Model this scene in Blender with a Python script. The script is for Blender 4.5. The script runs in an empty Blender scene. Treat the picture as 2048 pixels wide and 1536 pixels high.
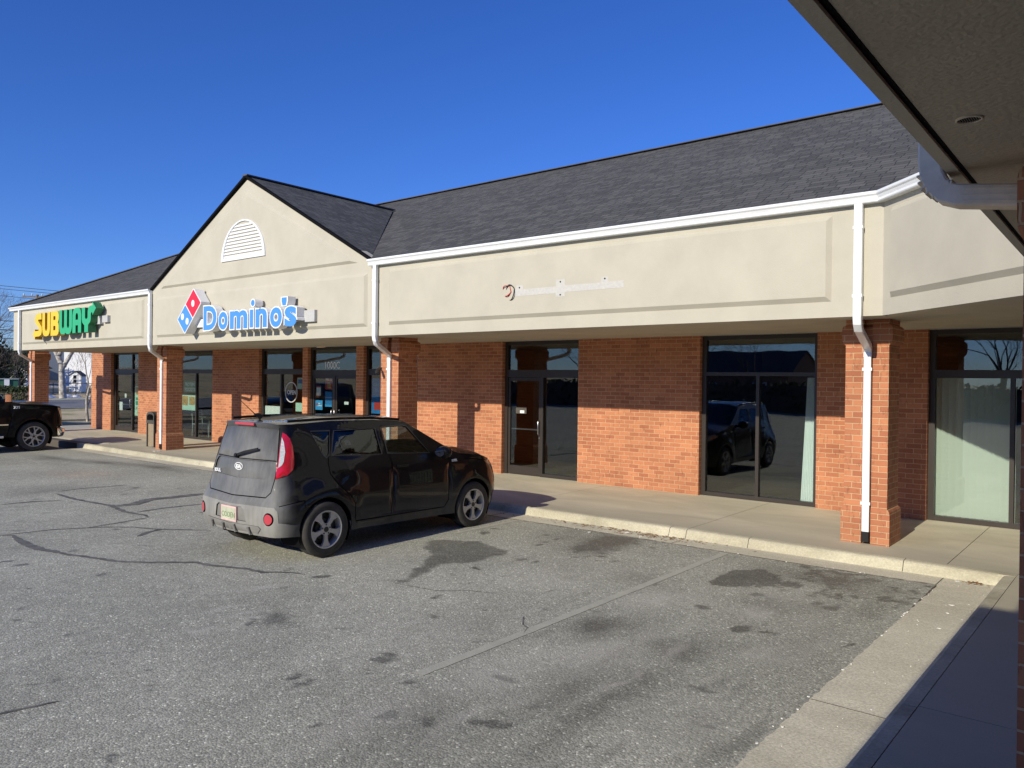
import bpy, bmesh, math, random
import numpy as np
from math import sin, cos, pi, radians, hypot, atan2, sqrt
from mathutils import Vector, Matrix
from mathutils.geometry import delaunay_2d_cdt
random.seed(7); rng = np.random.default_rng(7)
SC = bpy.context.scene
COL = SC.collection

# ------------------------------------------------------------------ materials
MATS = {}
def newmat(name):
    m = bpy.data.materials.new(name); m.use_nodes = True
    nt = m.node_tree; nt.nodes.clear()
    out = nt.nodes.new('ShaderNodeOutputMaterial')
    MATS[name] = m
    return m, nt, out
def N(nt, typ, **kw):
    n = nt.nodes.new(typ)
    for k, v in kw.items():
        if k.startswith('_'): setattr(n, k[1:], v)
        else: n.inputs[k.replace('__', ' ')].default_value = v
    return n
def L(nt, a, b): nt.links.new(a, b)
def c4(c): return (c[0], c[1], c[2], 1)
def ramp(nt, fac, p0, c0, p1, c1):
    r = nt.nodes.new('ShaderNodeValToRGB'); e = r.color_ramp.elements
    e[0].position = p0; e[0].color = c4(c0); e[1].position = p1; e[1].color = c4(c1)
    L(nt, fac, r.inputs['Fac']); return r
def mat(name, col, rough=.6, metal=0., var=0., vscale=4., bump=0., bscale=60., coat=0., spec=.5, col2=None, dist=.004, detail=6., stretch=None, extra=None):
    m, nt, out = newmat(name)
    b = N(nt, 'ShaderNodeBsdfPrincipled', Base__Color=c4(col), Roughness=rough, Metallic=metal)
    b.inputs['Coat Weight'].default_value = coat; b.inputs['Coat Roughness'].default_value = .03
    b.inputs['Specular IOR Level'].default_value = spec
    tc = N(nt, 'ShaderNodeTexCoord'); src = tc.outputs['Object']
    if stretch:
        mp = N(nt, 'ShaderNodeMapping'); mp.inputs['Scale'].default_value = stretch
        L(nt, src, mp.inputs['Vector']); src = mp.outputs['Vector']
    if var or col2:
        no = N(nt, 'ShaderNodeTexNoise', Scale=vscale, Detail=detail, Roughness=.62); L(nt, src, no.inputs['Vector'])
        d = col2 if col2 else tuple(max(0, x * (1 - var)) for x in col)
        u = col if col2 else tuple(min(1, x * (1 + var * .6)) for x in col)
        r = ramp(nt, no.outputs['Fac'], .33, d, .67, u)
        L(nt, r.outputs['Color'], b.inputs['Base Color'])
        rr = N(nt, 'ShaderNodeMapRange'); rr.inputs['To Min'].default_value = min(1, rough * 1.12); rr.inputs['To Max'].default_value = rough * .9
        L(nt, no.outputs['Fac'], rr.inputs['Value']); L(nt, rr.outputs['Result'], b.inputs['Roughness'])
    if bump:
        n2 = N(nt, 'ShaderNodeTexNoise', Scale=bscale, Detail=5.); L(nt, src, n2.inputs['Vector'])
        bp = N(nt, 'ShaderNodeBump', Strength=bump, Distance=dist); L(nt, n2.outputs['Fac'], bp.inputs['Height']); L(nt, bp.outputs['Normal'], b.inputs['Normal'])
    L(nt, b.outputs['BSDF'], out.inputs['Surface'])
    return m

def brick_mat(name, c1, c2, mortar, dark):
    m, nt, out = newmat(name)
    tc = N(nt, 'ShaderNodeTexCoord')
    sp = N(nt, 'ShaderNodeSeparateXYZ'); L(nt, tc.outputs['Object'], sp.inputs[0])
    sn = N(nt, 'ShaderNodeSeparateXYZ'); L(nt, tc.outputs['Normal'], sn.inputs[0])
    ab = N(nt, 'ShaderNodeMath', _operation='ABSOLUTE'); L(nt, sn.outputs['X'], ab.inputs[0])
    gt = N(nt, 'ShaderNodeMath', _operation='GREATER_THAN'); gt.inputs[1].default_value = .6; L(nt, ab.outputs[0], gt.inputs[0])
    mx = N(nt, 'ShaderNodeMix'); L(nt, gt.outputs[0], mx.inputs['Factor']); L(nt, sp.outputs['X'], mx.inputs[2]); L(nt, sp.outputs['Y'], mx.inputs[3])
    cb = N(nt, 'ShaderNodeCombineXYZ'); L(nt, mx.outputs[0], cb.inputs['X']); L(nt, sp.outputs['Z'], cb.inputs['Y'])
    # slight wobble of the joints
    wn = N(nt, 'ShaderNodeTexNoise', Scale=9., Detail=3.); L(nt, tc.outputs['Object'], wn.inputs['Vector'])
    sub = N(nt, 'ShaderNodeVectorMath', _operation='SUBTRACT'); sub.inputs[1].default_value = (.5, .5, .5); L(nt, wn.outputs['Color'], sub.inputs[0])
    scl = N(nt, 'ShaderNodeVectorMath', _operation='SCALE'); scl.inputs['Scale'].default_value = .008; L(nt, sub.outputs[0], scl.inputs[0])
    ad = N(nt, 'ShaderNodeVectorMath', _operation='ADD'); L(nt, cb.outputs[0], ad.inputs[0]); L(nt, scl.outputs[0], ad.inputs[1])
    br = N(nt, 'ShaderNodeTexBrick', Color1=c4(c1), Color2=c4(c2), Mortar=c4(mortar), Scale=1.0)
    br.inputs['Mortar Size'].default_value = .0062; br.inputs['Mortar Smooth'].default_value = .35; br.inputs['Bias'].default_value = 0.
    br.inputs['Brick Width'].default_value = .223; br.inputs['Row Height'].default_value = .0787; br.offset = .5
    L(nt, ad.outputs[0], br.inputs['Vector'])
    # fired blemishes: fine dark drags on the faces
    mp = N(nt, 'ShaderNodeMapping'); mp.inputs['Scale'].default_value = (1, 1, .35); L(nt, tc.outputs['Object'], mp.inputs['Vector'])
    n1 = N(nt, 'ShaderNodeTexNoise', Scale=26., Detail=8., Roughness=.7); L(nt, mp.outputs[0], n1.inputs['Vector'])
    r1 = ramp(nt, n1.outputs['Fac'], .56, (0, 0, 0), .72, (1, 1, 1))
    n3 = N(nt, 'ShaderNodeTexNoise', Scale=1.3, Detail=4.); L(nt, tc.outputs['Object'], n3.inputs['Vector'])
    m1 = N(nt, 'ShaderNodeMix', _data_type='RGBA', _blend_type='MIX'); L(nt, r1.outputs['Color'], m1.inputs['Factor'])
    L(nt, br.outputs['Color'], m1.inputs[6]); m1.inputs[7].default_value = c4(dark)
    hs = N(nt, 'ShaderNodeHueSaturation'); L(nt, m1.outputs[2], hs.inputs['Color'])
    rr = N(nt, 'ShaderNodeMapRange'); rr.inputs['From Min'].default_value = .3; rr.inputs['From Max'].default_value = .7
    rr.inputs['To Min'].default_value = .86; rr.inputs['To Max'].default_value = 1.12; L(nt, n3.outputs['Fac'], rr.inputs['Value']); L(nt, rr.outputs[0], hs.inputs['Value'])
    # grime near the ground
    gz = N(nt, 'ShaderNodeMapRange'); gz.inputs['From Min'].default_value = 0; gz.inputs['From Max'].default_value = .5; gz.inputs['To Min'].default_value = .3; gz.inputs['To Max'].default_value = 0; L(nt, sp.outputs['Z'], gz.inputs['Value'])
    gm = N(nt, 'ShaderNodeMath', _operation='MULTIPLY'); L(nt, gz.outputs[0], gm.inputs[0]); L(nt, n3.outputs['Fac'], gm.inputs[1])
    m2 = N(nt, 'ShaderNodeMix', _data_type='RGBA'); L(nt, gm.outputs[0], m2.inputs['Factor']); L(nt, hs.outputs['Color'], m2.inputs[6]); m2.inputs[7].default_value = (.22, .13, .08, 1)
    b = N(nt, 'ShaderNodeBsdfPrincipled', Roughness=.82); b.inputs['Specular IOR Level'].default_value = .35
    L(nt, m2.outputs[2], b.inputs['Base Color'])
    iv = N(nt, 'ShaderNodeMath', _operation='SUBTRACT'); iv.inputs[0].default_value = 1; L(nt, br.outputs['Fac'], iv.inputs[1])
    ah = N(nt, 'ShaderNodeMath', _operation='MULTIPLY_ADD'); L(nt, n1.outputs['Fac'], ah.inputs[0]); ah.inputs[1].default_value = .45; L(nt, iv.outputs[0], ah.inputs[2])
    bp = N(nt, 'ShaderNodeBump', Strength=.8, Distance=.006); L(nt, ah.outputs[0], bp.inputs['Height']); L(nt, bp.outputs[0], b.inputs['Normal'])
    L(nt, b.outputs[0], out.inputs['Surface'])
    return m
brick_mat('brick', (.53, .215, .105), (.38, .135, .068), (.60, .39, .225), (.22, .08, .042))

def shingle_mat():
    m, nt, out = newmat('shingle')
    uv = N(nt, 'ShaderNodeUVMap')
    wn = N(nt, 'ShaderNodeTexNoise', Scale=2.2, Detail=3.); L(nt, uv.outputs[0], wn.inputs['Vector'])
    sub = N(nt, 'ShaderNodeVectorMath', _operation='SUBTRACT'); sub.inputs[1].default_value = (.5, .5, .5); L(nt, wn.outputs['Color'], sub.inputs[0])
    scl = N(nt, 'ShaderNodeVectorMath', _operation='SCALE'); scl.inputs['Scale'].default_value = .015; L(nt, sub.outputs[0], scl.inputs[0])
    ad = N(nt, 'ShaderNodeVectorMath', _operation='ADD'); L(nt, uv.outputs[0], ad.inputs[0]); L(nt, scl.outputs[0], ad.inputs[1])
    br = N(nt, 'ShaderNodeTexBrick', Color1=(.070, .0695, .066, 1), Color2=(.118, .116, .109, 1), Mortar=(.03, .031, .034, 1), Scale=1.)
    br.inputs['Mortar Size'].default_value = .008; br.inputs['Mortar Smooth'].default_value = .6; br.inputs['Brick Width'].default_value = .33; br.inputs['Row Height'].default_value = .135
    br.offset = .37; br.offset_frequency = 3; br.squash = .55; br.squash_frequency = 2
    L(nt, ad.outputs[0], br.inputs['Vector'])
    sp = N(nt, 'ShaderNodeSeparateXYZ'); L(nt, ad.outputs[0], sp.inputs[0])
    dv = N(nt, 'ShaderNodeMath', _operation='DIVIDE'); dv.inputs[1].default_value = .135; L(nt, sp.outputs['Y'], dv.inputs[0])
    fr = N(nt, 'ShaderNodeMath', _operation='FRACT'); L(nt, dv.outputs[0], fr.inputs[0])
    iv = N(nt, 'ShaderNodeMath', _operation='SUBTRACT'); iv.inputs[0].default_value = 1; L(nt, fr.outputs[0], iv.inputs[1])
    gn = N(nt, 'ShaderNodeTexNoise', Scale=55., Detail=4.); L(nt, uv.outputs[0], gn.inputs['Vector'])
    big = N(nt, 'ShaderNodeTexNoise', Scale=.5, Detail=4.); L(nt, uv.outputs[0], big.inputs['Vector'])
    mg = N(nt, 'ShaderNodeMath', _operation='MULTIPLY_ADD'); L(nt, gn.outputs['Fac'], mg.inputs[0]); mg.inputs[1].default_value = .9; mg.inputs[2].default_value = .45
    mh = N(nt, 'ShaderNodeMath', _operation='MULTIPLY_ADD'); L(nt, big.outputs['Fac'], mh.inputs[0]); mh.inputs[1].default_value = .35; L(nt, mg.outputs[0], mh.inputs[2])
    hs = N(nt, 'ShaderNodeHueSaturation'); L(nt, br.outputs['Color'], hs.inputs['Color']); L(nt, mh.outputs[0], hs.inputs['Value'])
    b = N(nt, 'ShaderNodeBsdfPrincipled', Roughness=.9); b.inputs['Specular IOR Level'].default_value = .25
    L(nt, hs.outputs[0], b.inputs['Base Color'])
    sb = N(nt, 'ShaderNodeMath', _operation='MULTIPLY_ADD'); L(nt, br.outputs['Fac'], sb.inputs[0]); sb.inputs[1].default_value = -.6; L(nt, iv.outputs[0], sb.inputs[2])
    bp = N(nt, 'ShaderNodeBump', Strength=.75, Distance=.018); L(nt, sb.outputs[0], bp.inputs['Height']); L(nt, bp.outputs[0], b.inputs['Normal'])
    L(nt, b.outputs[0], out.inputs['Surface'])
shingle_mat()

def asphalt_mat(name, base, has_attr=True, worn=1.):
    m, nt, out = newmat(name)
    tc = N(nt, 'ShaderNodeTexCoord'); P = tc.outputs['Object']
    big = N(nt, 'ShaderNodeTexNoise', Scale=.55, Detail=6., Roughness=.6); L(nt, P, big.inputs['Vector'])
    mid = N(nt, 'ShaderNodeTexNoise', Scale=5., Detail=6., Roughness=.65); L(nt, P, mid.inputs['Vector'])
    vo = N(nt, 'ShaderNodeTexVoronoi', Scale=70.); L(nt, P, vo.inputs['Vector'])
    fn = N(nt, 'ShaderNodeTexNoise', Scale=60., Detail=4., Roughness=.7); L(nt, P, fn.inputs['Vector'])
    # stone speckle
    hs = N(nt, 'ShaderNodeSeparateColor'); L(nt, vo.outputs['Color'], hs.inputs[0])
    sp = ramp(nt, hs.outputs[0], .0, tuple(x * .66 for x in base), 1., tuple(x * 1.26 for x in base)); e = sp.color_ramp.elements.new(.955); e.color = c4(tuple(x * 1.22 for x in base)); sp.color_ramp.elements[-1].color = c4(tuple(min(1, x * 2.3) for x in base))
    v = N(nt, 'ShaderNodeMath', _operation='MULTIPLY_ADD'); L(nt, big.outputs['Fac'], v.inputs[0]); v.inputs[1].default_value = .8; v.inputs[2].default_value = .35
    v2 = N(nt, 'ShaderNodeMath', _operation='MULTIPLY_ADD'); L(nt, mid.outputs['Fac'], v2.inputs[0]); v2.inputs[1].default_value = .5; L(nt, v.outputs[0], v2.inputs[2])
    v3 = N(nt, 'ShaderNodeMath', _operation='MULTIPLY_ADD'); L(nt, fn.outputs['Fac'], v3.inputs[0]); v3.inputs[1].default_value = 1.1; v3.inputs[2].default_value = -.55
    v4 = N(nt, 'ShaderNodeMath', _operation='ADD'); L(nt, v2.outputs[0], v4.inputs[0]); L(nt, v3.outputs[0], v4.inputs[1])
    hv = N(nt, 'ShaderNodeHueSaturation'); L(nt, sp.outputs[0], hv.inputs['Color']); L(nt, v4.outputs[0], hv.inputs['Value'])
    col = hv.outputs[0]
    b = N(nt, 'ShaderNodeBsdfPrincipled', Roughness=.85); b.inputs['Specular IOR Level'].default_value = .35
    if has_attr:
        at = N(nt, 'ShaderNodeAttribute', _attribute_name='stain'); sa = N(nt, 'ShaderNodeSeparateColor'); L(nt, at.outputs['Color'], sa.inputs[0])
        def layer(col, ch, c, k):
            nn = N(nt, 'ShaderNodeMath', _operation='MULTIPLY_ADD'); L(nt, mid.outputs['Fac'], nn.inputs[0]); nn.inputs[1].default_value = 1.1; nn.inputs[2].default_value = -.55
            n2 = N(nt, 'ShaderNodeMath', _operation='ADD'); L(nt, sa.outputs[ch], n2.inputs[0]); L(nt, nn.outputs[0], n2.inputs[1])
            n3 = N(nt, 'ShaderNodeMath', _operation='MULTIPLY'); L(nt, n2.outputs[0], n3.inputs[0]); L(nt, sa.outputs[ch], n3.inputs[1])
            n4 = N(nt, 'ShaderNodeMath', _operation='MULTIPLY', _use_clamp=True); L(nt, n3.outputs[0], n4.inputs[0]); n4.inputs[1].default_value = k
            x = N(nt, 'ShaderNodeMix', _data_type='RGBA', _blend_type='MIX'); L(nt, n4.outputs[0], x.inputs['Factor']); L(nt, col, x.inputs[6])
            if isinstance(c, float):
                h = N(nt, 'ShaderNodeHueSaturation'); h.inputs['Value'].default_value = c; L(nt, col, h.inputs['Color']); L(nt, h.outputs[0], x.inputs[7])
            else: x.inputs[7].default_value = c4(c)
            return x.outputs[2], n4.outputs[0]
        col, f1 = layer(col, 0, .40, 1.7)
        col, f2 = layer(col, 1, (.5, .48, .42), .8)
        col, f3 = layer(col, 2, (.45, .24, .12), .6)
        ro = N(nt, 'ShaderNodeMapRange'); ro.inputs['To Min'].default_value = .86; ro.inputs['To Max'].default_value = .6; L(nt, f1, ro.inputs['Value']); L(nt, ro.outputs[0], b.inputs['Roughness'])
    L(nt, col, b.inputs['Base Color'])
    bh = N(nt, 'ShaderNodeMath', _operation='MULTIPLY_ADD'); L(nt, fn.outputs['Fac'], bh.inputs[0]); bh.inputs[1].default_value = .6; L(nt, vo.outputs['Distance'], bh.inputs[2])
    bp = N(nt, 'ShaderNodeBump', Strength=.6, Distance=.005); bp.invert = True; L(nt, bh.outputs[0], bp.inputs['Height']); L(nt, bp.outputs[0], b.inputs['Normal'])
    L(nt, b.outputs[0], out.inputs['Surface'])
    return m
asphalt_mat('asphalt', (.365, .362, .298))
asphalt_mat('road_asphalt', (.2, .2, .205), False)

def concrete_mat(name, c, c2, spk=.35, fs=70., bs=.45, grime=False):
    m, nt, out = newmat(name)
    tc = N(nt, 'ShaderNodeTexCoord'); P = tc.outputs['Object']
    mp = N(nt, 'ShaderNodeMapping'); mp.inputs['Scale'].default_value = (.5, 1.2, 1); L(nt, P, mp.inputs['Vector'])
    big = N(nt, 'ShaderNodeTexNoise', Scale=1.1, Detail=7., Roughness=.62, Distortion=.6); L(nt, mp.outputs[0], big.inputs['Vector'])
    fn = N(nt, 'ShaderNodeTexNoise', Scale=fs, Detail=4., Roughness=.75); L(nt, P, fn.inputs['Vector'])
    r = ramp(nt, big.outputs['Fac'], .32, c2, .66, c)
    v = N(nt, 'ShaderNodeMath', _operation='MULTIPLY_ADD'); L(nt, fn.outputs['Fac'], v.inputs[0]); v.inputs[1].default_value = spk * 2; v.inputs[2].default_value = 1 - spk
    h = N(nt, 'ShaderNodeHueSaturation'); L(nt, r.outputs[0], h.inputs['Color']); L(nt, v.outputs[0], h.inputs['Value'])
    b = N(nt, 'ShaderNodeBsdfPrincipled', Roughness=.8); b.inputs['Specular IOR Level'].default_value = .35
    col = h.outputs[0]
    if grime:
        sp = N(nt, 'ShaderNodeSeparateXYZ'); L(nt, P, sp.inputs[0])
        g = N(nt, 'ShaderNodeMapRange', _interpolation_type='SMOOTHSTEP'); g.inputs['From Min'].default_value = .1; g.inputs['From Max'].default_value = 1.05; g.inputs['To Min'].default_value = .6; g.inputs['To Max'].default_value = 0.; L(nt, sp.outputs['Y'], g.inputs['Value'])
        gm = N(nt, 'ShaderNodeMath', _operation='MULTIPLY', _use_clamp=True); L(nt, g.outputs[0], gm.inputs[0]); L(nt, big.outputs['Fac'], gm.inputs[1])
        gx_ = N(nt, 'ShaderNodeMix', _data_type='RGBA'); L(nt, gm.outputs[0], gx_.inputs['Factor']); L(nt, col, gx_.inputs[6]); gx_.inputs[7].default_value = (.2, .18, .13, 1); col = gx_.outputs[2]
    L(nt, col, b.inputs['Base Color'])
    bp = N(nt, 'ShaderNodeBump', Strength=bs, Distance=.004); L(nt, fn.outputs['Fac'], bp.inputs['Height']); L(nt, bp.outputs[0], b.inputs['Normal'])
    L(nt, b.outputs[0], out.inputs['Surface'])
concrete_mat('sidewalk_concrete', (.60, .55, .415), (.44, .405, .305), .2, grime=True)
concrete_mat('kerb_concrete', (.56, .52, .39), (.29, .265, .185), .5, 45., .4)
concrete_mat('pan_concrete', (.66, .62, .48), (.50, .465, .355), .75, 55., .9)

# stucco
mat('stucco', (.505, .475, .392), .9, var=.07, vscale=1.3, bump=.55, bscale=75., spec=.2, dist=.005)
mat('stucco_patch', (.57, .56, .52), .85, col2=(.49, .485, .46), vscale=26., bump=.6, bscale=60., spec=.2)
mat('stucco_soffit', (.5, .455, .36), .92, var=.1, vscale=1.5, bump=.75, bscale=52., spec=.15, dist=.01)
mat('white_metal', (.82, .84, .86), .32, var=.05, vscale=3., spec=.5, bump=.05, bscale=8.)
mat('old_white_metal', (.84, .74, .58), .6, col2=(.62, .56, .46), vscale=7., spec=.5)
mat('white_plastic', (.8, .8, .8), .45)
mat('bronze_frame', (.035, .028, .024), .38, metal=.0, spec=.5, var=.12, vscale=6.)
mat('black_rubber', (.012, .012, .013), .65, spec=.3)
mat('dark_void', (.006, .006, .007), .9, spec=.1)
mat('steel', (.55, .55, .55), .28, metal=1.)
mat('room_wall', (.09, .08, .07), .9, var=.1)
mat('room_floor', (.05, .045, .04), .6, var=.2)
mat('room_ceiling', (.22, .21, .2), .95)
mat('blue_paint', (.08, .29, .72), .35, spec=.5)
mat('red_paint', (.75, .02, .045), .35)
mat('sign_white', (.82, .83, .84), .4, var=.05)
mat('sign_grey', (.5, .5, .49), .5, var=.08)
mat('yellow_paint', (.85, .56, .03), .4, var=.05)
mat('yellow_side', (.62, .36, .015), .5)
mat('green_paint', (.035, .43, .19), .4, var=.05)
mat('green_side', (.015, .15, .055), .5)
mat('blind_white', (.74, .75, .7), .8)
mat('curtain_white', (.82, .85, .86), .85)
mat('paper_white', (.82, .84, .84), .8, var=.04, vscale=12)
mat('vinyl_letters', (.9, .9, .88), .6)
mat('poster_blue', (.03, .2, .5), .5, var=.12, vscale=9)
mat('poster_sky', (.06, .36, .75), .5, var=.08, vscale=9)
mat('poster_red', (.6, .03, .03), .5, col2=(.4, .06, .03), vscale=14)
mat('poster_mint', (.5, .72, .62), .6, var=.06, vscale=9)
mat('poster_food', (.7, .5, .14), .6, col2=(.25, .09, .03), vscale=30)
mat('poster_green', (.05, .32, .16), .6)
mat('chair_metal', (.5, .55, .53), .4, metal=.3)
mat('table_top', (.1, .1, .11), .5)
mat('bin_aggregate', (.42, .33, .22), .9, col2=(.16, .12, .08), vscale=120, bump=.7, bscale=130, dist=.008)
mat('bin_metal', (.085, .08, .07), .45, spec=.5, var=.1)
mat('dry_leaf', (.2, .09, .04), .8, col2=(.4, .24, .12), vscale=30)
mat('litter_white', (.75, .74, .7), .8)
mat('bark', (.15, .12, .1), .95, col2=(.08, .065, .055), vscale=12, bump=.5, bscale=20)
mat('bark_pale', (.6, .56, .5), .9, col2=(.17, .14, .11), vscale=4, bump=.4, bscale=18)
mat('twig', (.12, .095, .08), .95)
mat('twig_light', (.22, .17, .14), .95, col2=(.13, .1, .085), vscale=2.)
mat('hedge_leaf', (.05, .075, .02), .6, col2=(.018, .032, .008), vscale=9.)
mat('evergreen_leaf', (.03, .05, .018), .7, col2=(.012, .022, .008), vscale=3.)
mat('pole_wood', (.19, .15, .12), .9, var=.2)
mat('wire_black', (.02, .02, .022), .6)
mat('siding_grey', (.2, .24, .3), .75, var=.05)
mat('siding_white', (.74, .75, .77), .7, var=.05)
mat('far_brick', (.28, .15, .1), .9, var=.2, vscale=8)
mat('far_roof', (.1, .095, .1), .9, var=.2)
mat('far_window', (.02, .025, .03), .15)
mat('far_green', (.02, .1, .06), .6)
mat('snow', (.8, .83, .88), .7, var=.04, bump=.4, bscale=4)
mat('crack_seal', (.085, .084, .082), .8, col2=(.2, .195, .175), vscale=7., spec=.3)
mat('joint_dark', (.1, .085, .065), .9)
mat('paint_faded', (.44, .435, .36), .8, col2=(.37, .367, .303), vscale=7., detail=10., bump=.6, bscale=70.)
mat('wire_red', (.5, .02, .02), .5)

def grass_mat():
    m, nt, out = newmat('grass')
    tc = N(nt, 'ShaderNodeTexCoord')
    a = N(nt, 'ShaderNodeTexNoise', Scale=.35, Detail=8., Roughness=.6); L(nt, tc.outputs['Object'], a.inputs['Vector'])
    r = ramp(nt, a.outputs['Fac'], .34, (.26, .25, .1), .5, (.58, .47, .28))
    f = N(nt, 'ShaderNodeTexNoise', Scale=30., Detail=4.); L(nt, tc.outputs['Object'], f.inputs['Vector'])
    v = N(nt, 'ShaderNodeMapRange'); v.inputs['To Min'].default_value = .6; v.inputs['To Max'].default_value = 1.4; L(nt, f.outputs['Fac'], v.inputs['Value'])
    h = N(nt, 'ShaderNodeHueSaturation'); L(nt, r.outputs[0], h.inputs['Color']); L(nt, v.outputs[0], h.inputs['Value'])
    b = N(nt, 'ShaderNodeBsdfPrincipled', Roughness=.95); L(nt, h.outputs[0], b.inputs['Base Color'])
    bp = N(nt, 'ShaderNodeBump', Strength=.8, Distance=.03); L(nt, f.outputs['Fac'], bp.inputs['Height']); L(nt, bp.outputs[0], b.inputs['Normal'])
    L(nt, b.outputs[0], out.inputs['Surface'])
grass_mat()

def glass_mat(name, tint, refl=1.0, gtint=(.85, .93, 1.0)):
    m, nt, out = newmat(name)
    t = N(nt, 'ShaderNodeBsdfTransparent', Color=c4(tint))
    g = N(nt, 'ShaderNodeBsdfGlossy', Color=c4(gtint), Roughness=.005)
    lw = N(nt, 'ShaderNodeLayerWeight', Blend=.5)
    pw = N(nt, 'ShaderNodeMath', _operation='POWER'); pw.inputs[1].default_value = 4.6; L(nt, lw.outputs['Facing'], pw.inputs[0])
    mu = N(nt, 'ShaderNodeMath', _operation='MULTIPLY_ADD', _use_clamp=True); mu.inputs[1].default_value = .75; mu.inputs[2].default_value = .042 * refl; L(nt, pw.outputs[0], mu.inputs[0])
    tc = N(nt, 'ShaderNodeTexCoord'); no = N(nt, 'ShaderNodeTexNoise', Scale=1.6, Detail=1.); L(nt, tc.outputs['Object'], no.inputs['Vector'])
    bp = N(nt, 'ShaderNodeBump', Strength=.05, Distance=.02); L(nt, no.outputs['Fac'], bp.inputs['Height']); L(nt, bp.outputs[0], g.inputs['Normal'])
    x = N(nt, 'ShaderNodeMixShader'); L(nt, mu.outputs[0], x.inputs[0]); L(nt, t.outputs[0], x.inputs[1]); L(nt, g.outputs[0], x.inputs[2])
    L(nt, x.outputs[0], out.inputs['Surface'])
glass_mat('shop_glass', (.83, .88, .86), 1.75, (1., 1., 1.))
glass_mat('car_glass', (.6, .68, .64), 1.4)
glass_mat('car_glass_dark', (.13, .15, .15), 1.5)

def carpaint(name, base, dust_on, zlo=.75, dustc=(.27, .27, .265), coat=.85):
    """black paint; dried road dust low on the body and thick on the tail (mesh local: +x forward)"""
    m, nt, out = newmat(name)
    tc = N(nt, 'ShaderNodeTexCoord')
    sp = N(nt, 'ShaderNodeSeparateXYZ'); L(nt, tc.outputs['Object'], sp.inputs[0])
    b = N(nt, 'ShaderNodeBsdfPrincipled', Base__Color=c4(base), Roughness=.4); b.inputs['Specular IOR Level'].default_value = .1; b.inputs['Coat IOR'].default_value = 1.33; b.inputs['Coat Weight'].default_value = coat; b.inputs['Coat Roughness'].default_value = .02
    d = N(nt, 'ShaderNodeBsdfPrincipled', Base__Color=c4(dustc), Roughness=.85); d.inputs['Specular IOR Level'].default_value = .2
    mp = N(nt, 'ShaderNodeMapping'); mp.inputs['Scale'].default_value = (14, 14, 1.6); L(nt, tc.outputs['Object'], mp.inputs['Vector'])
    st = N(nt, 'ShaderNodeTexNoise', Scale=1.5, Detail=6., Roughness=.65); L(nt, mp.outputs[0], st.inputs['Vector'])
    sm = N(nt, 'ShaderNodeTexNoise', Scale=2.5, Detail=5.); L(nt, tc.outputs['Object'], sm.inputs['Vector'])
    zr = N(nt, 'ShaderNodeMapRange', _interpolation_type='SMOOTHSTEP'); zr.inputs['From Min'].default_value = .15; zr.inputs['From Max'].default_value = zlo; zr.inputs['To Min'].default_value = .22; zr.inputs['To Max'].default_value = .0; L(nt, sp.outputs['Z'], zr.inputs['Value'])
    xr = N(nt, 'ShaderNodeMapRange', _interpolation_type='SMOOTHSTEP'); xr.inputs['From Min'].default_value = -.68; xr.inputs['From Max'].default_value = -.35; xr.inputs['To Min'].default_value = dust_on; xr.inputs['To Max'].default_value = 0; L(nt, sp.outputs['X'], xr.inputs['Value'])
    mxx = N(nt, 'ShaderNodeMath', _operation='MAXIMUM'); L(nt, zr.outputs[0], mxx.inputs[0]); L(nt, xr.outputs[0], mxx.inputs[1])
    q = N(nt, 'ShaderNodeMapRange'); q.inputs['From Min'].default_value = .3; q.inputs['From Max'].default_value = .72; q.inputs['To Min'].default_value = .85; q.inputs['To Max'].default_value = 1.15; L(nt, st.outputs['Fac'], q.inputs['Value'])
    q2 = N(nt, 'ShaderNodeMapRange'); q2.inputs['From Min'].default_value = .3; q2.inputs['From Max'].default_value = .7; q2.inputs['To Min'].default_value = .6; q2.inputs['To Max'].default_value = 1.1; L(nt, sm.outputs['Fac'], q2.inputs['Value'])
    m1 = N(nt, 'ShaderNodeMath', _operation='MULTIPLY'); L(nt, mxx.outputs[0], m1.inputs[0]); L(nt, q.outputs[0], m1.inputs[1])
    m2 = N(nt, 'ShaderNodeMath', _operation='MULTIPLY', _use_clamp=True); L(nt, m1.outputs[0], m2.inputs[0]); L(nt, q2.outputs[0], m2.inputs[1])
    x = N(nt, 'ShaderNodeMixShader'); L(nt, m2.outputs[0], x.inputs[0]); L(nt, b.outputs[0], x.inputs[1]); L(nt, d.outputs[0], x.inputs[2])
    L(nt, x.outputs[0], out.inputs['Surface'])
carpaint('black_paint', (.004, .004, .006), .66)
carpaint('black_paint_clean', (.004, .004, .005), .0, .5, (.02, .02, .02), .5)
carpaint('silver_paint', (.45, .46, .48), .0, .3)
carpaint('dusty_glass', (.01, .011, .012), .8, .2)
carpaint('bumper_plastic', (.05, .05, .05), .8, .5, (.33, .325, .3))
mat('bumper_trim', (.03, .03, .03), .35)
mat('lower_plastic', (.2, .195, .18), .7, var=.15, vscale=6)
mat('lamp_red', (.62, .01, .03), .12, coat=1., col2=(.38, .006, .02), vscale=3.)
mat('lamp_clear', (.62, .63, .64), .12, coat=1., var=.3, vscale=24.)
mat('reflector_red', (.5, .05, .07), .3, coat=.6)
mat('headlamp', (.45, .42, .38), .08, coat=1., col2=(.1, .1, .1), vscale=10.)
mat('amber', (.8, .3, .04), .2, coat=1.)
mat('chrome', (.75, .75, .76), .07, metal=1.)
mat('alloy', (.5, .49, .46), .45, metal=.35, var=.1, vscale=15)
mat('alloy_dark', (.02, .02, .021), .5)
mat('tyre', (.022, .021, .02), .8, col2=(.06, .056, .05), vscale=6., bump=.3, bscale=60)
mat('plate_letters', (.2, .27, .14), .5)
mat('seat_cloth', (.05, .05, .052), .9)
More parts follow.
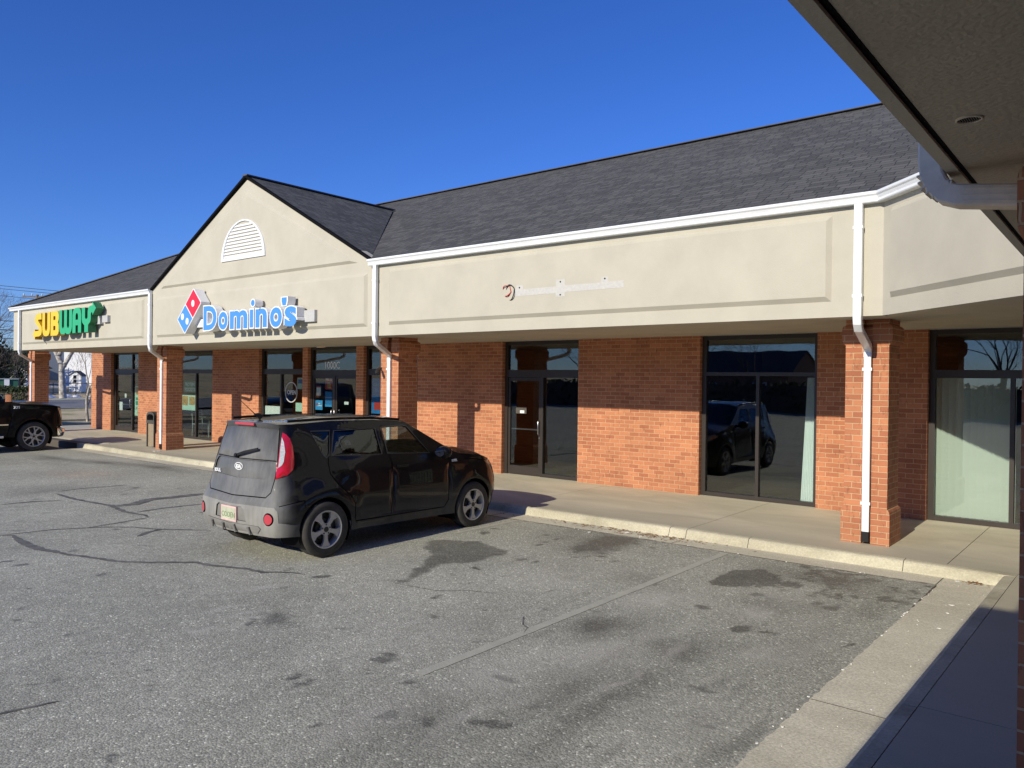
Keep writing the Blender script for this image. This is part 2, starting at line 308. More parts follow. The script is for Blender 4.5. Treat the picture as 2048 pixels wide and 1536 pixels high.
mat('plate_paint', (.5, .52, .38), .5, var=.2, vscale=18)
mat('plate_frame', (.72, .5, .47), .5, var=.15, vscale=30)

# ------------------------------------------------------------------ mesh helpers
class MB:
    def __init__(s): s.v = []; s.f = []; s.m = []; s.uv = None; s.sm = []
    def face(s, pts, mi=0, smooth=False, uv=None):
        i = len(s.v); s.v += [tuple(p) for p in pts]; s.f.append(tuple(range(i, i + len(pts)))); s.m.append(mi); s.sm.append(smooth)
        if uv is not None:
            if s.uv is None: s.uv = {}
            s.uv[len(s.f) - 1] = uv
    def box(s, x0, x1, y0, y1, z0, z1, mi=0):
        i = len(s.v)
        s.v += [(x, y, z) for z in (z0, z1) for y in (y0, y1) for x in (x0, x1)]
        for f in ((0, 2, 3, 1), (4, 5, 7, 6), (0, 1, 5, 4), (2, 6, 7, 3), (0, 4, 6, 2), (1, 3, 7, 5)):
            s.f.append(tuple(i + k for k in f)); s.m.append(mi); s.sm.append(False)
        return s
    def grid(s, P, closed_u=False, closed_v=False, mi=0, smooth=True):
        """P[i][j] points"""
        nu, nv = len(P), len(P[0]); i0 = len(s.v)
        for r in P: s.v += [tuple(p) for p in r]
        for i in range(nu if closed_u else nu - 1):
            for j in range(nv if closed_v else nv - 1):
                a = i0 + i * nv + j; b = i0 + ((i + 1) % nu) * nv + j; c = i0 + ((i + 1) % nu) * nv + (j + 1) % nv; d = i0 + i * nv + (j + 1) % nv
                s.f.append((a, b, c, d)); s.m.append(mi); s.sm.append(smooth)
        return s
    def tube(s, pts, r, n=8, mi=0, caps=True, smooth=True):
        pts = [Vector(p) for p in pts]; rs = r if isinstance(r, (list, tuple)) else [r] * len(pts)
        rings = []; prev = None
        for i, p in enumerate(pts):
            d = (pts[min(i + 1, len(pts) - 1)] - pts[max(i - 1, 0)]).normalized()
            a = prev - d * prev.dot(d) if prev is not None else (Vector((0, 0, 1)).cross(d) if abs(d.z) < .9 else Vector((1, 0, 0)).cross(d))
            a.normalize(); prev = a; b = d.cross(a)
            rings.append([p + (a * cos(2 * pi * k / n) + b * sin(2 * pi * k / n)) * rs[i] for k in range(n)])
        s.grid(rings, closed_v=True, mi=mi, smooth=smooth)
        if caps:
            s.face(rings[0][::-1], mi); s.face(rings[-1], mi)
        return s
    def rtube(s, pts, w, d, mi=0, up=(1, 0, 0)):
        """rectangular tube: w along `up`, d across"""
        pts = [Vector(p) for p in pts]; up = Vector(up).normalized(); R = []
        for i, p in enumerate(pts):
            t = (pts[min(i + 1, len(pts) - 1)] - pts[max(i - 1, 0)]).normalized()
            a = (up - t * up.dot(t)).normalized(); b = t.cross(a); c = .18
            ring = []
            for sx, sy in ((-1, -1), (1, -1), (1, 1), (-1, 1)):
                h, k = w / 2, d / 2; e = min(h, k) * c
                if sx * sy > 0: o = [(sx * h, sy * (k - e)), (sx * (h - e), sy * k)]
                else: o = [(sx * (h - e), sy * k), (sx * h, sy * (k - e))]
                ring += [p + a * u + b * v for u, v in o]
            R.append(ring)
        s.grid(R, closed_v=True, mi=mi, smooth=False); s.face(R[0][::-1], mi); s.face(R[-1], mi)
        return s
    def extrude_profile(s, prof, p0, p1, U, V, mi=0, smooth=False, caps=True):
        """prof list of (u,v); from p0 to p1"""
        p0, p1, U, V = map(Vector, (p0, p1, U, V))
        A = [p0 + U * u + V * v for u, v in prof]; B = [p1 + U * u + V * v for u, v in prof]
        s.grid([A, B], closed_v=True, mi=mi, smooth=smooth)
        if caps: s.face(A[::-1], mi); s.face(B, mi)
        return s
    def merge(s, o, M=None, mi=None):
        i = len(s.v); s.v += [tuple((M @ Vector(p)) if M else p) for p in o.v]
        s.f += [tuple(i + k for k in f) for f in o.f]; s.m += [x if mi is None else mi for x in o.m]; s.sm += o.sm
        return s

def mesh_obj(name, mb, mats, parent=None, weld=False):
    me = bpy.data.meshes.new(name); me.from_pydata(mb.v, [], mb.f)
    if not isinstance(mats, (list, tuple)): mats = [mats]
    for m in mats: me.materials.append(MATS[m])
    me.polygons.foreach_set('material_index', mb.m); me.polygons.foreach_set('use_smooth', mb.sm)
    if mb.uv:
        ul = me.uv_layers.new(name='UVMap')
        for fi, uvs in mb.uv.items():
            p = me.polygons[fi]
            for k, li in enumerate(p.loop_indices): ul.data[li].uv = uvs[k]
    me.update()
    if weld:
        bm = bmesh.new(); bm.from_mesh(me); bmesh.ops.remove_doubles(bm, verts=bm.verts, dist=1e-4); bmesh.ops.recalc_face_normals(bm, faces=bm.faces); bm.to_mesh(me); bm.free()
    o = bpy.data.objects.new(name, me); COL.objects.link(o)
    if parent is not None: setp(o, parent)
    return o
def wloc(p):
    M = Matrix.Translation(p.location)
    q = p.parent
    while q: M = Matrix.Translation(q.location) @ M; q = q.parent
    return M
LOCAL = set()
def setp(o, p):
    o.parent = p
    if p.type == 'EMPTY' and p.name not in LOCAL: o.matrix_parent_inverse = Matrix.Translation(-Vector(p.location))
def tag(o, label=None, cat=None, group=None, kind=None):
    if label: o['label'] = label
    if cat: o['category'] = cat
    if group: o['group'] = group
    if kind: o['kind'] = kind
    return o
def thing(name, label, cat, loc=(0, 0, 0), group=None):
    o = bpy.data.objects.new(name, None); COL.objects.link(o); o.location = loc; o.empty_display_size = .2
    return tag(o, label, cat, group)
def struct(name, mb, mats, weld=False):
    return tag(mesh_obj(name, mb, mats, None, weld), kind='structure')
def copy_tree(o, parent=None):
    c = o.copy(); COL.objects.link(c)
    if parent is not None: c.parent = parent
    for ch in list(o.children): copy_tree(ch, c)
    return c

def pip(x, y, poly):
    c = False; n = len(poly); j = n - 1
    for i in range(n):
        xi, yi = poly[i]; xj, yj = poly[j]
        if (yi > y) != (yj > y) and x < (xj - xi) * (y - yi) / (yj - yi) + xi: c = not c
        j = i
    return c
def tri2d(loops, extra=()):
    """triangulate even-odd region bounded by loops"""
    vs = []; ed = []
    for lp in loops:
        i = len(vs); vs += [Vector(p) for p in lp]; n = len(lp); ed += [(i + k, i + (k + 1) % n) for k in range(n)]
    vs += [Vector(p) for p in extra]
    r = delaunay_2d_cdt(vs, ed, [], 0, 1e-6)
    V, F = r[0], r[2]; out = []
    for f in F:
        cx = sum(V[k].x for k in f) / len(f); cy = sum(V[k].y for k in f) / len(f)
        c = False
        for lp in loops: c ^= pip(cx, cy, lp)
        if c: out.append(tuple(f))
    return V, out
def plate(mb, loops, fn, d0, d1, mi=0, ms=None, bevel=0):
    """prism of 2-D loops; fn(u,v,d) -> 3-D; front at d1"""
    V, F = tri2d(loops)
    ms = mi if ms is None else ms
    for f in F:
        mb.face([fn(V[k].x, V[k].y, d1) for k in f], mi); mb.face([fn(V[k].x, V[k].y, d0) for k in f][::-1], ms)
    for lp in loops:
        n = len(lp)
        for i in range(n):
            a, b = lp[i], lp[(i + 1) % n]
            mb.face([fn(a[0], a[1], d1), fn(b[0], b[1], d1), fn(b[0], b[1], d0), fn(a[0], a[1], d0)], ms)
    return mb
def stroke_outline(path, w, square=0):
    """closed outline of a mitred thick stroke"""
    P = [Vector(p) for p in path]; Lf = []; Rt = []
    for i, p in enumerate(P):
        a = (P[i] - P[i - 1]).normalized() if i else None
        b = (P[i + 1] - P[i]).normalized() if i < len(P) - 1 else None
        if a is None: a = b
        if b is None: b = a
        n1 = Vector((-a.y, a.x)); n2 = Vector((-b.y, b.x)); m = (n1 + n2)
        if m.length < 1e-4: m = n1.copy()
        m.normalize(); k = w / 2 / max(.4, m.dot(n1))
        Lf.append(tuple(p + m * k)); Rt.append(tuple(p - m * k))
    return Lf + Rt[::-1]
def arc(cx, cy, r, a0, a1, n=8, ry=None):
    ry = r if ry is None else ry
    return [(cx + r * cos(radians(a0 + (a1 - a0) * i / n)), cy + ry * sin(radians(a0 + (a1 - a0) * i / n))) for i in range(n + 1)]

def text_loops(ch, size=1., bold=0., sx=1.):
    cu = bpy.data.curves.new('t', 'FONT'); cu.body = ch; cu.size = size; cu.offset = bold; cu.fill_mode = 'BOTH'; cu.resolution_u = 4
    o = bpy.data.objects.new('t', cu); COL.objects.link(o)
    dg = bpy.context.evaluated_depsgraph_get(); dg.update()
    me = bpy.data.meshes.new_from_object(o.evaluated_get(dg))
    v = [(p.co.x * sx, p.co.y) for p in me.vertices]; f = [tuple(p.vertices) for p in me.polygons]
    bpy.data.objects.remove(o); bpy.data.curves.remove(cu); bpy.data.meshes.remove(me)
    return v, f
def text_mb(ch, fn, size, bold=0., sx=1., d0=0., d1=.002, mi=0, ms=None, align='L', mb=None):
    v, f = text_loops(ch, size, bold, sx); mb = mb or MB()
    if not v: return mb
    x0 = min(p[0] for p in v); x1 = max(p[0] for p in v)
    dx = -x0 if align == 'L' else -(x0 + x1) / 2
    v = [(p[0] + dx, p[1]) for p in v]
    ms = mi if ms is None else ms
    from collections import Counter
    key = lambda p: (round(p[0], 5), round(p[1], 5))
    cnt = Counter()
    for q in f:
        for k in range(len(q)):
            a, b = key(v[q[k]]), key(v[q[(k + 1) % len(q)]]); cnt[(a, b) if a < b else (b, a)] += 1
    for q in f:
        mb.face([fn(v[k][0], v[k][1], d1) for k in q], mi)
        for k in range(len(q)):
            A, B = v[q[k]], v[q[(k + 1) % len(q)]]; a, b = key(A), key(B)
            if a != b and cnt[(a, b) if a < b else (b, a)] == 1:
                mb.face([fn(A[0], A[1], d1), fn(A[0], A[1], d0), fn(B[0], B[1], d0), fn(B[0], B[1], d1)], ms)
    return mb

# ------------------------------------------------------------------ ground
H = 2.95; DW = 3.122; ZL = -.16
def lotz(y): return ZL + .012 * min(0, max(y, -14) + .46)
def ground_z(x):
    return float(np.interp(x, [-400, -130, -100, -84, -77, -60], [6., 2.6, 1.5, .62, -.1, -.2]))
mb = MB()
xs = [-1500, -400, -130, -115, -100, -92, -84, -80, -77, -76.2]
mb.grid([[(x, y, ground_z(x) if x > -399 else 6.) for y in (-900, -60, 200, 900)] for x in xs])
struct('ground_rise', mb, 'grass')
mb = MB(); mb.grid([[(x, y, -.42) for y in (-1500, 0, 1500)] for x in (-76.3, 0, 1500)]); struct('ground', mb, 'grass')
mb = MB(); mb.grid([[(x, y, -.15) for y in np.linspace(-200, 200, 41)] for x in (-76.2, -64, -53)]); struct('road', mb, 'road_asphalt')
mb = MB()
for x0, x1 in ((-52.8, -38.6), (-38., -35.4)):
    mb.grid([[(x, y, -.07 + .03 * sin(y * .7 + x)) for y in np.linspace(-6, 60, 60)] for x in (x0, (x0 + x1) / 2, x1)])
struct('grass_verge', mb, 'grass')
mb = MB(); mb.box(-53, -52.8, -6, 60, -.3, -.02); mb.box(-38.6, -38.45, -6, 60, -.3, -.0); mb.box(-35.4, -35.2, -6, 60, -.3, -.02); struct('verge_kerb', mb, 'kerb_concrete')
mb = MB(); mb.box(-38.45, -38, -6, 60, -.3, -.09); mb.box(-35.2, -31.55, .4, 60, -.3, -.075); struct('side_path', mb, 'sidewalk_concrete')
mb = MB(); mb.box(-38.42, -38.02, -6, 60, -.088, -.084); struct('side_strip', mb, 'asphalt')  # thin asphalt strip, darker than the path it lies on

# parking lot: fine where the camera sees the surface, coarse elsewhere
FX0, FX1, FY0, FY1 = -16., -.735, -10.6, -.43
gx = np.concatenate([[-52.8, -40, -30, -25, -22, -20, -18], np.arange(FX0, FX1, .045), [FX1]])
gy = np.concatenate([[-120, -45, -30, -20, -14, -12, -11], np.arange(FY0, FY1, .045), [FY1]])
XX, YY = np.meshgrid(gx, gy, indexing='ij'); 
def vnoise(X, Y, s, seed):
    r = np.random.default_rng(seed); T = r.random((64, 64))
    u = X / s; v = Y / s; i = np.floor(u).astype(int); j = np.floor(v).astype(int); fu = u - i; fv = v - j
    fu = fu * fu * (3 - 2 * fu); fv = fv * fv * (3 - 2 * fv)
    g = lambda a, b: T[a % 64, b % 64]
    return (g(i, j) * (1 - fu) + g(i + 1, j) * fu) * (1 - fv) + (g(i, j + 1) * (1 - fu) + g(i + 1, j + 1) * fu) * fv
nA = vnoise(XX, YY, .5, 1) * .5 + vnoise(XX, YY, .22, 2) * .3 + vnoise(XX, YY, .1, 3) * .2
nB = vnoise(XX, YY, .35, 4) * .6 + vnoise(XX, YY, .13, 5) * .4
nC = vnoise(XX, YY, .06, 11); nD = vnoise(XX, YY, .9, 12)
WX = XX + (nA - .5) * .34 + (nC - .5) * .05 + (nD - .5) * .2; WY = YY + (nB - .5) * .34 + (vnoise(XX, YY, .07, 13) - .5) * .06
ZZ = np.vectorize(lotz)(YY) + (vnoise(XX, YY, 2.3, 9) - .5) * .018
ZZ[:, -1] = ZL - .002; ZZ[-1, :] = np.minimum(ZZ[-1, :], ZL - .002)
dark = np.zeros_like(XX); pale = np.zeros_like(XX); rust = np.zeros_like(XX)
def sd_poly(X, Y, poly):
    d = np.full(X.shape, 1e9); ins = np.zeros(X.shape, bool); n = len(poly)
    for i in range(n):
        ax, ay = poly[i]; bx, by = poly[(i + 1) % n]; ex, ey = bx - ax, by - ay
        t = np.clip(((X - ax) * ex + (Y - ay) * ey) / (ex * ex + ey * ey), 0, 1)
        d = np.minimum(d, np.hypot(X - ax - t * ex, Y - ay - t * ey))
        c = ((ay > Y) != (by > Y)) & (X < (bx - ax) * (Y - ay) / (by - ay + 1e-12) + ax); ins ^= c
    return np.where(ins, d, -d)
def blot(arr, poly, k, soft=.06):
    np.maximum(arr, k * np.clip(.5 + sd_poly(WX, WY, poly) / soft / 2, 0, 1), out=arr)
def spot(arr, x, y, rx, ry, k, soft=.35, a=0.):
    dx = WX - x; dy = WY - y; u = dx * cos(a) + dy * sin(a); v = -dx * sin(a) + dy * cos(a)
    d = np.hypot(u / rx, v / ry); np.maximum(arr, k * np.clip((1 + soft - d) / (2 * soft), 0, 1), out=arr)
blot(dark, [(-5.76, -4.46), (-5.62, -4.22), (-5.71, -3.89), (-5.95, -3.47), (-6.24, -3.01), (-6.67, -2.67), (-6.74, -2.4), (-6.11, -2.02), (-5.62, -2.18), (-5.5, -2.52), (-5.46, -2.98), (-5.66, -3.35), (-5.48, -3.7), (-5.51, -4.08), (-5.49, -4.31)], .72, .04)
blot(dark, [(-2.78, -1.9), (-2.84, -1.6), (-2.66, -1.19), (-2.36, -1.09), (-2.24, -1.25), (-2.21, -1.6), (-2.31, -1.92), (-2.48, -2.06), (-2.64, -2.06)], .98, .03)
blot(dark, [(-5.1, -1.73), (-5.38, -.96), (-5.1, -.35), (-4.49, -.4), (-4.31, -.9), (-4.35, -1.54), (-4.74, -1.88)], .8, .3)
for x, y, rx, ry, k in ((-2.85, -4.1, .32, .4, .8), (-2.0, -4.2, .4, .6, .72), (-1.65, -.95, .3, .35, .8), (-2.2, -5.6, .3, 1.1, .62), (-1.95, -5.1, .3, .5, .62), (-2.5, -6.6, .5, .7, .55), (-5.2, -5.95, .35, .16, .7), (-1.9, -2.5, .6, .5, .5), (-1.3, -1.1, .5, .4, .5), (-3.5, -2.4, .5, .4, .45), (-1.55, -3.9, .4, .5, .45), (-15.8, -4.1, .3, .8, .5)):
    spot(dark, x, y, rx, ry, k, .8)
for x, y in ((-5.55, -1.63), (-5.05, -2.56), (-4.87, -2.54), (-4.65, -4.39), (-6.65, -1.59), (-6.63, -1.32), (-5.54, -1.42), (-5.21, -3.16), (-4.3, -4.96), (-3.78, -6.03), (-2.77, -6.7), (-2.22, -6.35), (-2.69, -5.6), (-2.51, -6.63), (-6.43, -4.69), (-2.13, -1.59), (-2.2, -1.76), (-2.12, -1.48), (-2.12, -2.1), (-1.52, -1.68), (-1.31, -1.5), (-1.15, -1.41), (-1.61, -2.04), (-1.45, -2.06), (-1.8, -.57), (-1.89, -.9), (-1.61, -.76), (-1.99, -1.13), (-2.39, -3.), (-1.85, -3.3), (-1.63, -3.28), (-1.59, -4.86), (-1.47, -4.88), (-.92, -3.12), (-.82, -1.17), (-1.72, -.7), (-1.41, -.83), (-2.1, -1.03)):
    spot(dark, x, y, random.uniform(.045, .09), random.uniform(.06, .12), random.uniform(.75, 1.), .3, random.uniform(0, 3))
for _ in range(260):
    x = random.uniform(-15, -.9); y = random.uniform(-9.8, -.6); r = random.uniform(.012, .045) * (1 + .06 * abs(x))
    spot(dark, x, y, r, r * random.uniform(.8, 1.6), random.uniform(.5, .9), .3)
for x, y, rx, ry, k in ((-2.02, -5.1, .05, .5, .8), (-2.05, -4.25, .07, .35, .8), (-2.38, -6.3, .08, .6, .7), (-2.4, -4., .35, .25, .5), (-5.99, -5.99, .05, .2, .9), (-5.63, -6.56, .09, .12, .9), (-5.41, -6.14, .06, .12, .9), (-6.43, -5.42, .06, .3, .8), (-5.63, -6.0, .05, .2, .8), (-3.6, -4.5, .4, .7, .4), (-4.3, -2.3, .6, .5, .4), (-2.9, -3.2, .4, .5, .4), (-1.5, -2.7, .4, .4, .4), (-7.2, -5.4, .5, .5, .35), (-1.2, -6.2, .4, 1., .35)):
    spot(pale, x, y, rx, ry, k, .8)
for x, y, rx, ry in ((-18.4, -2.6, .35, .9), (-18.3, -3.3, .2, .3), (-12.6, -3.6, .05, .12)): spot(rust, x, y, rx, ry, .9, .7)
for x, y, rx, ry in ((-20.2, -1.4, 1.2, .35), (-17.6, -.9, 1.3, .3), (-22.3, -1.8, 1., .3)): spot(dark, x, y, rx, ry, .75, .7)
st1 = vnoise(XX * 5, YY, .9, 21) * .6 + vnoise(XX * 9, YY * 1.3, .5, 22) * .4; st2 = vnoise(XX * 3.5, YY, 1.3, 23); big = vnoise(XX, YY, 1.7, 24)
near = np.clip((XX + 4.6) / 1.8, 0, 1)
dark = np.maximum(dark, np.clip((st1 - .52) * 3.2, 0, .62) * np.clip((big - .35) * 3, 0, 1) * (.08 + .8 * near))
pale = np.maximum(pale, np.clip((st2 - .55) * 2.4, 0, .8) * np.clip((.62 - big) * 3, 0, 1) * (.4 + .6 * near))
for x, y, rx, ry, k in ((-1.9, -5.6, .22, 1.5, .7), (-2.45, -5.4, .12, 1.2, .5), (-4.7, -6.2, .3, .9, .35), (-1.2, -3.2, .25, 1.4, .45), (-2.6, -3.9, .5, .7, .55), (-5.1, -1.0, .9, .6, .6), (-1.7, -1.0, .8, .45, .75), (-1.6, -2.2, .6, .6, .5), (-1.35, -1.2, .45, .5, .6), (-2.1, -3.1, .5, .6, .4), (-1.2, -2.0, .3, .8, .5)):
    spot(dark, x, y, rx, ry, k, .95)
for _ in range(90):
    x = random.gauss(-1.6, .42); y = random.gauss(-1.15, .45)
    if x < -.8 and y < -.5: spot(dark, x, y, random.uniform(.02, .09), random.uniform(.02, .1), random.uniform(.6, 1.), .4)
for _ in range(50):
    x = random.gauss(-4.8, .4); y = random.gauss(-1.1, .4)
    if y < -.5: spot(dark, x, y, random.uniform(.02, .12), random.uniform(.02, .1), random.uniform(.6, .95), .4)
for x, y, rx, ry, k in ((-2.9, -3.0, .4, .5, .8), (-2.45, -4.75, .3, .5, .8), (-2.8, -5.6, .4, .8, .7), (-1.9, -2.05, .4, .4, .6), (-4.2, -3.1, .7, .6, .6), (-6.6, -3.4, .4, .7, .5), (-3.9, -5.4, .7, .8, .5), (-1.25, -5.4, .35, 1., .55)): spot(pale, x, y, rx, ry, k, .95)
nx, ny = XX.shape
V = np.stack([XX, YY, ZZ], -1).reshape(-1, 3)
idx = np.arange(nx * ny).reshape(nx, ny)
F = np.stack([idx[:-1, :-1], idx[1:, :-1], idx[1:, 1:], idx[:-1, 1:]], -1).reshape(-1, 4)
me = bpy.data.meshes.new('parking_lot'); me.from_pydata(V.tolist(), [], F.tolist()); me.materials.append(MATS['asphalt'])
me.polygons.foreach_set('use_smooth', [True] * len(F))
ca = me.color_attributes.new('stain', 'FLOAT_COLOR', 'POINT')
ca.data.foreach_set('color', np.stack([dark, pale, rust, np.ones_like(dark)], -1).reshape(-1).astype(np.float32))
o = bpy.data.objects.new('parking_lot', me); COL.objects.link(o); tag(o, kind='structure')

def surf_z(x, y):
    return lotz(y) + (float(vnoise(np.array([x]), np.array([y]), 2.3, 9)[0]) - .5) * .018
def ribbon(mb, pts, w, dz, step=.06, wob=.25, taper=True, wf=None):
    P = []; 
    for i in range(len(pts) - 1):
        a, b = Vector(pts[i]), Vector(pts[i + 1]); n = max(1, int((b - a).length / step))
        P += [a.lerp(b, k / n) for k in range(n)]
    P.append(Vector(pts[-1])); A = []; B = []; n = len(P)
    for i, p in enumerate(P):
        t = (P[min(i + 1, n - 1)] - P[max(i - 1, 0)]).normalized(); m = Vector((-t.y, t.x))
        ww = w * (1 + wob * (random.random() - .5) * 2) * (min(1, .15 + min(i, n - 1 - i) / (n * .12)) if taper else 1)
        if wf: ww *= wf(i / n)
        q = p + m * w * wob * (random.random() - .5)
        for arr, s in ((A, .5), (B, -.5)):
            c = q + m * ww * s; arr.append((c.x, c.y, surf_z(c.x, c.y) + dz))
    mb.grid([B, A], smooth=False)
cr = MB()
ribbon(cr, [(-11.74, -6.29), (-11.61, -6.17), (-11.09, -6.24), (-10.62, -6.27), (-10.33, -6.27), (-10.07, -6.21), (-9.69, -6.16), (-9.34, -6.04), (-8.86, -5.92), (-8.53, -5.71), (-8.24, -5.46), (-8.05, -5.3), (-7.8, -5.27), (-7.54, -5.18), (-7.32, -5.09), (-6.98, -5.05), (-6.74, -4.85), (-6.51, -4.78)], .075, .004, wf=lambda t: 1.5 if t < .3 else 1.)
ribbon(cr, [(-11.74, -6.29), (-11.69, -6.01), (-11.62, -5.64), (-11.43, -5.34), (-11.25, -5.05), (-10.91, -4.77), (-10.47, -4.6), (-10.15, -4.38), (-9.78, -4.12)], .05, .004)
ribbon(cr, [(-14.68, -5.36), (-14.63, -4.88), (-14.34, -4.47)], .06, .004)
ribbon(cr, [(-15.35, -4.2), (-14.45, -4.25), (-13.8, -4.22), (-13.09, -4.13), (-12.34, -4.25), (-11.75, -4.18), (-11.52, -4.22)], .09, .004)
ribbon(cr, [(-13.0, -4.11), (-12.96, -3.79), (-13.26, -3.38), (-13.17, -2.91), (-13.16, -2.37)], .24, .006, wob=.1)
ribbon(cr, [(-12.14, -4.13), (-12.17, -3.62), (-12.07, -3.02)], .08, .004)
ribbon(cr, [(-11.39, -5.24), (-11.41, -4.83), (-11.52, -4.22)], .05, .004)
ribbon(cr, [(-15.6, -4.07), (-15.67, -3.57), (-15.56, -3.21), (-15.48, -2.75)], .06, .004)
ribbon(cr, [(-5.02, -8.55), (-4.98, -8.3), (-4.95, -8.2), (-4.91, -8.05)], .035, .004)
ribbon(cr, [(-10.17, -5.05), (-10.37, -4.78), (-10.41, -4.5)], .08, .004)
ribbon(cr, [(-5.5, -4.35), (-5.2, -4.3), (-4.9, -4.25), (-4.6, -4.0), (-4.3, -3.9)], .012, .004)
ribbon(cr, [(-3.6, -4.35), (-3.45, -4.55), (-3.35, -4.6), (-3.28, -4.75)], .012, .004)
struct('sealed_cracks', cr, 'crack_seal')
eg = MB()
ribbon(eg, [(-.742, -.5), (-.738, -3.), (-.744, -5.5), (-.738, -10.4)], .014, .006, wob=.7, taper=False); ribbon(eg, [(-20, -.462), (-12, -.458), (-6, -.463), (-3, -.458), (-.75, -.462)], .012, .006, wob=.7, taper=False)
struct('edge_gap', eg, 'joint_dark')
for i, (x, y0, w) in enumerate(((-3.27, -6.05, .1), (-6.84, -1.9, .09), (-10.4, -2.2, .09))):
    s = MB(); ribbon(s, [(x - .03, y0), (x, (y0 - .46) / 2), (x + .03, -.5)], w, .004, wob=.06, taper=False); struct('parking_line', s, 'paint_faded')

# concrete gutter pan (L shape) + kerb (rounded) + sidewalk slabs
def seg_joints(a, b, js): 
    p = [a] + sorted(j for j in js if a < j < b) + [b]; return [(p[i] + (.004 if i else 0), p[i + 1] - (.004 if i < len(p) - 2 else 0)) for i in range(len(p) - 1)]
def noisy_edge(mb, pts_a, pts_b, z): mb.grid([[(x, y, z) for x, y in pts_a], [(x, y, z) for x, y in pts_b]], smooth=False)
pan = MB()
ex = np.arange(-24.6, -.70, .05); rag = [(random.random() - .5) * .016 for _ in ex]
noisy_edge(pan, [(x, -.455 + r) for x, r in zip(ex, rag)], [(x, .03) for x in ex], ZL + .001)
ey = np.arange(-30, -.44, .05); rag = [(random.random() - .5) * .018 for _ in ey]
P0 = [(-.735 + r, y) for y, r in zip(ey, rag)]; P1 = [(-.19, y) for y in ey]
pan.grid([[(x, y, ZL + .0015) for x, y in P1], [(x, y, ZL + .0015) for x, y in P0]], smooth=False)
pan.face([(-.76, -.46, ZL + .001), (-.18, -.46, ZL + .001), (-.18, .04, ZL + .001), (-.76, .04, ZL + .001)])
struct('gutter_pan', pan, 'pan_concrete')
mb = MB()
for x in (-4.08, -7.4, -10.7, -14, -17.3, -20.6): mb.box(x - .003, x + .003, -.45, .02, ZL, ZL + .004)
for y in (-4.65, -7.8): mb.box(-.73, -.2, y - .003, y + .003, ZL, ZL + .0045)
struct('pan_joints', mb, 'joint_dark')
KP = [(-.02, ZL - .3), (-.02, ZL), (.005, ZL + .055), (.02, -.06), (.035, -.042), (.06, -.032), (.15, -.028), (.15, ZL - .3)]   # (in from face, z)
kb = MB()
JX = [-24.3, -22.2, -19.9, -17.6, -16.15, -14, -10.7, -7.55, -4.35, -4.08, -3.15, -1.2]
for a, b in seg_joints(-24.9, -.19, JX): kb.extrude_profile([(0 + u, z) for u, z in KP], (a, 0, 0), (b, 0, 0), (0, 1, 0), (0, 0, 1), smooth=False)
for a, b in seg_joints(-30, .15, [-4.65, -7.8, -11]): kb.extrude_profile([(-u, z) for u, z in KP], (-.04 - .15, a, 0), (-.04 - .15, b, 0), (-1, 0, 0), (0, 0, 1), smooth=False)
# nose at the far end of the kerb
kb.grid([[(-24.9 - (.17) * sin(t), .15 - (.17) * cos(t) if False else .15 - .15 * cos(t), z) for t in np.linspace(0, pi / 2, 7)] for z in (ZL - .1, -.05, -.03)], smooth=True)
kb.box(-25.05, -24.9, .02, .15, ZL - .1, -.034)
kb.box(-.207, -.037, -.012, .153, -.1, -.0268)
struct('kerb', kb, 'kerb_concrete')
sw = MB()
SJ = [-30.5, -27.2, -24., -20.8, -17.5, -14.1, -10.74, -7.4, -4.08, -.75]
sl = seg_joints(-31.6, 4.2, SJ)
for a, b in sl:
    y0 = .154 if a > -24.95 else .6
    sw.face([(a, y0, -.028), (b, y0, -.028), (b, DW + .2, .0), (a, DW + .2, .0)])
    for x in (a, b): sw.face([(x, y0, -.028), (x, DW + .2, 0), (x, DW + .2, -.3), (x, y0, -.3)])
sw.face([(-31.6, .6, -.028), (-24.1, .6, -.028), (-24.1, .3, -.1), (-31.6, .1, -.15)])
for a, b in seg_joints(-30, .146, [-4.62, -7.8, -11.1, -14.4]):
    sw.face([(-.035, a, -.029), (3.6, a, -.02), (3.6, b, -.02), (-.035, b, -.029)])
    for y in (a, b): sw.face([(-.035, y, -.029), (3.6, y, -.02), (3.6, y, -.3), (-.035, y, -.3)])
struct('sidewalk', sw, 'sidewalk_concrete')
mb = MB(); mb.box(-31.6, 4.2, .12, DW + .2, -.32, -.06); mb.box(-.05, 3.6, -30, .16, -.32, -.06); struct('joint_bed', mb, 'joint_dark')

# ------------------------------------------------------------------ main building
BL = thing('shopping_center', 'long single storey red brick strip of shops with cream fascia, gable and dark shingle roof', 'building', (-15, DW, 0))
WG = thing('shop_wing', 'near shop wing overhead with shaded stucco soffit and brick pillar at the right edge', 'building', (2, -12, 0))
# openings: x0,x1
OPEN = [(-29.83, -27.6), (-24.95, -22.5), (-19.85, -17.66), (-17.42, -15.30), (-15.0, -12.95), (-10.22, -8.15), (-5.42, -3.28), (-1.60, 1.2)]
px = -31.55; segs = []
for a, b in OPEN: segs.append((px, a)); px = b
segs.append((px, 4.2))
for a, b in segs: mesh_obj('wall', MB().box(a, b, DW, DW + .3, -.02, H + .03), 'brick', BL)
mesh_obj('wall', MB().box(-31.55, -31.25, DW + .3, 14, -.1, H), 'brick', BL)
mesh_obj('wall', MB().box(-31.25, 6, 13.7, 14, -.1, 4.4), 'brick', BL)
mesh_obj('wall', MB().box(-31.55, -31.5, 3.5, 13, H, 4.4), 'stucco', BL)

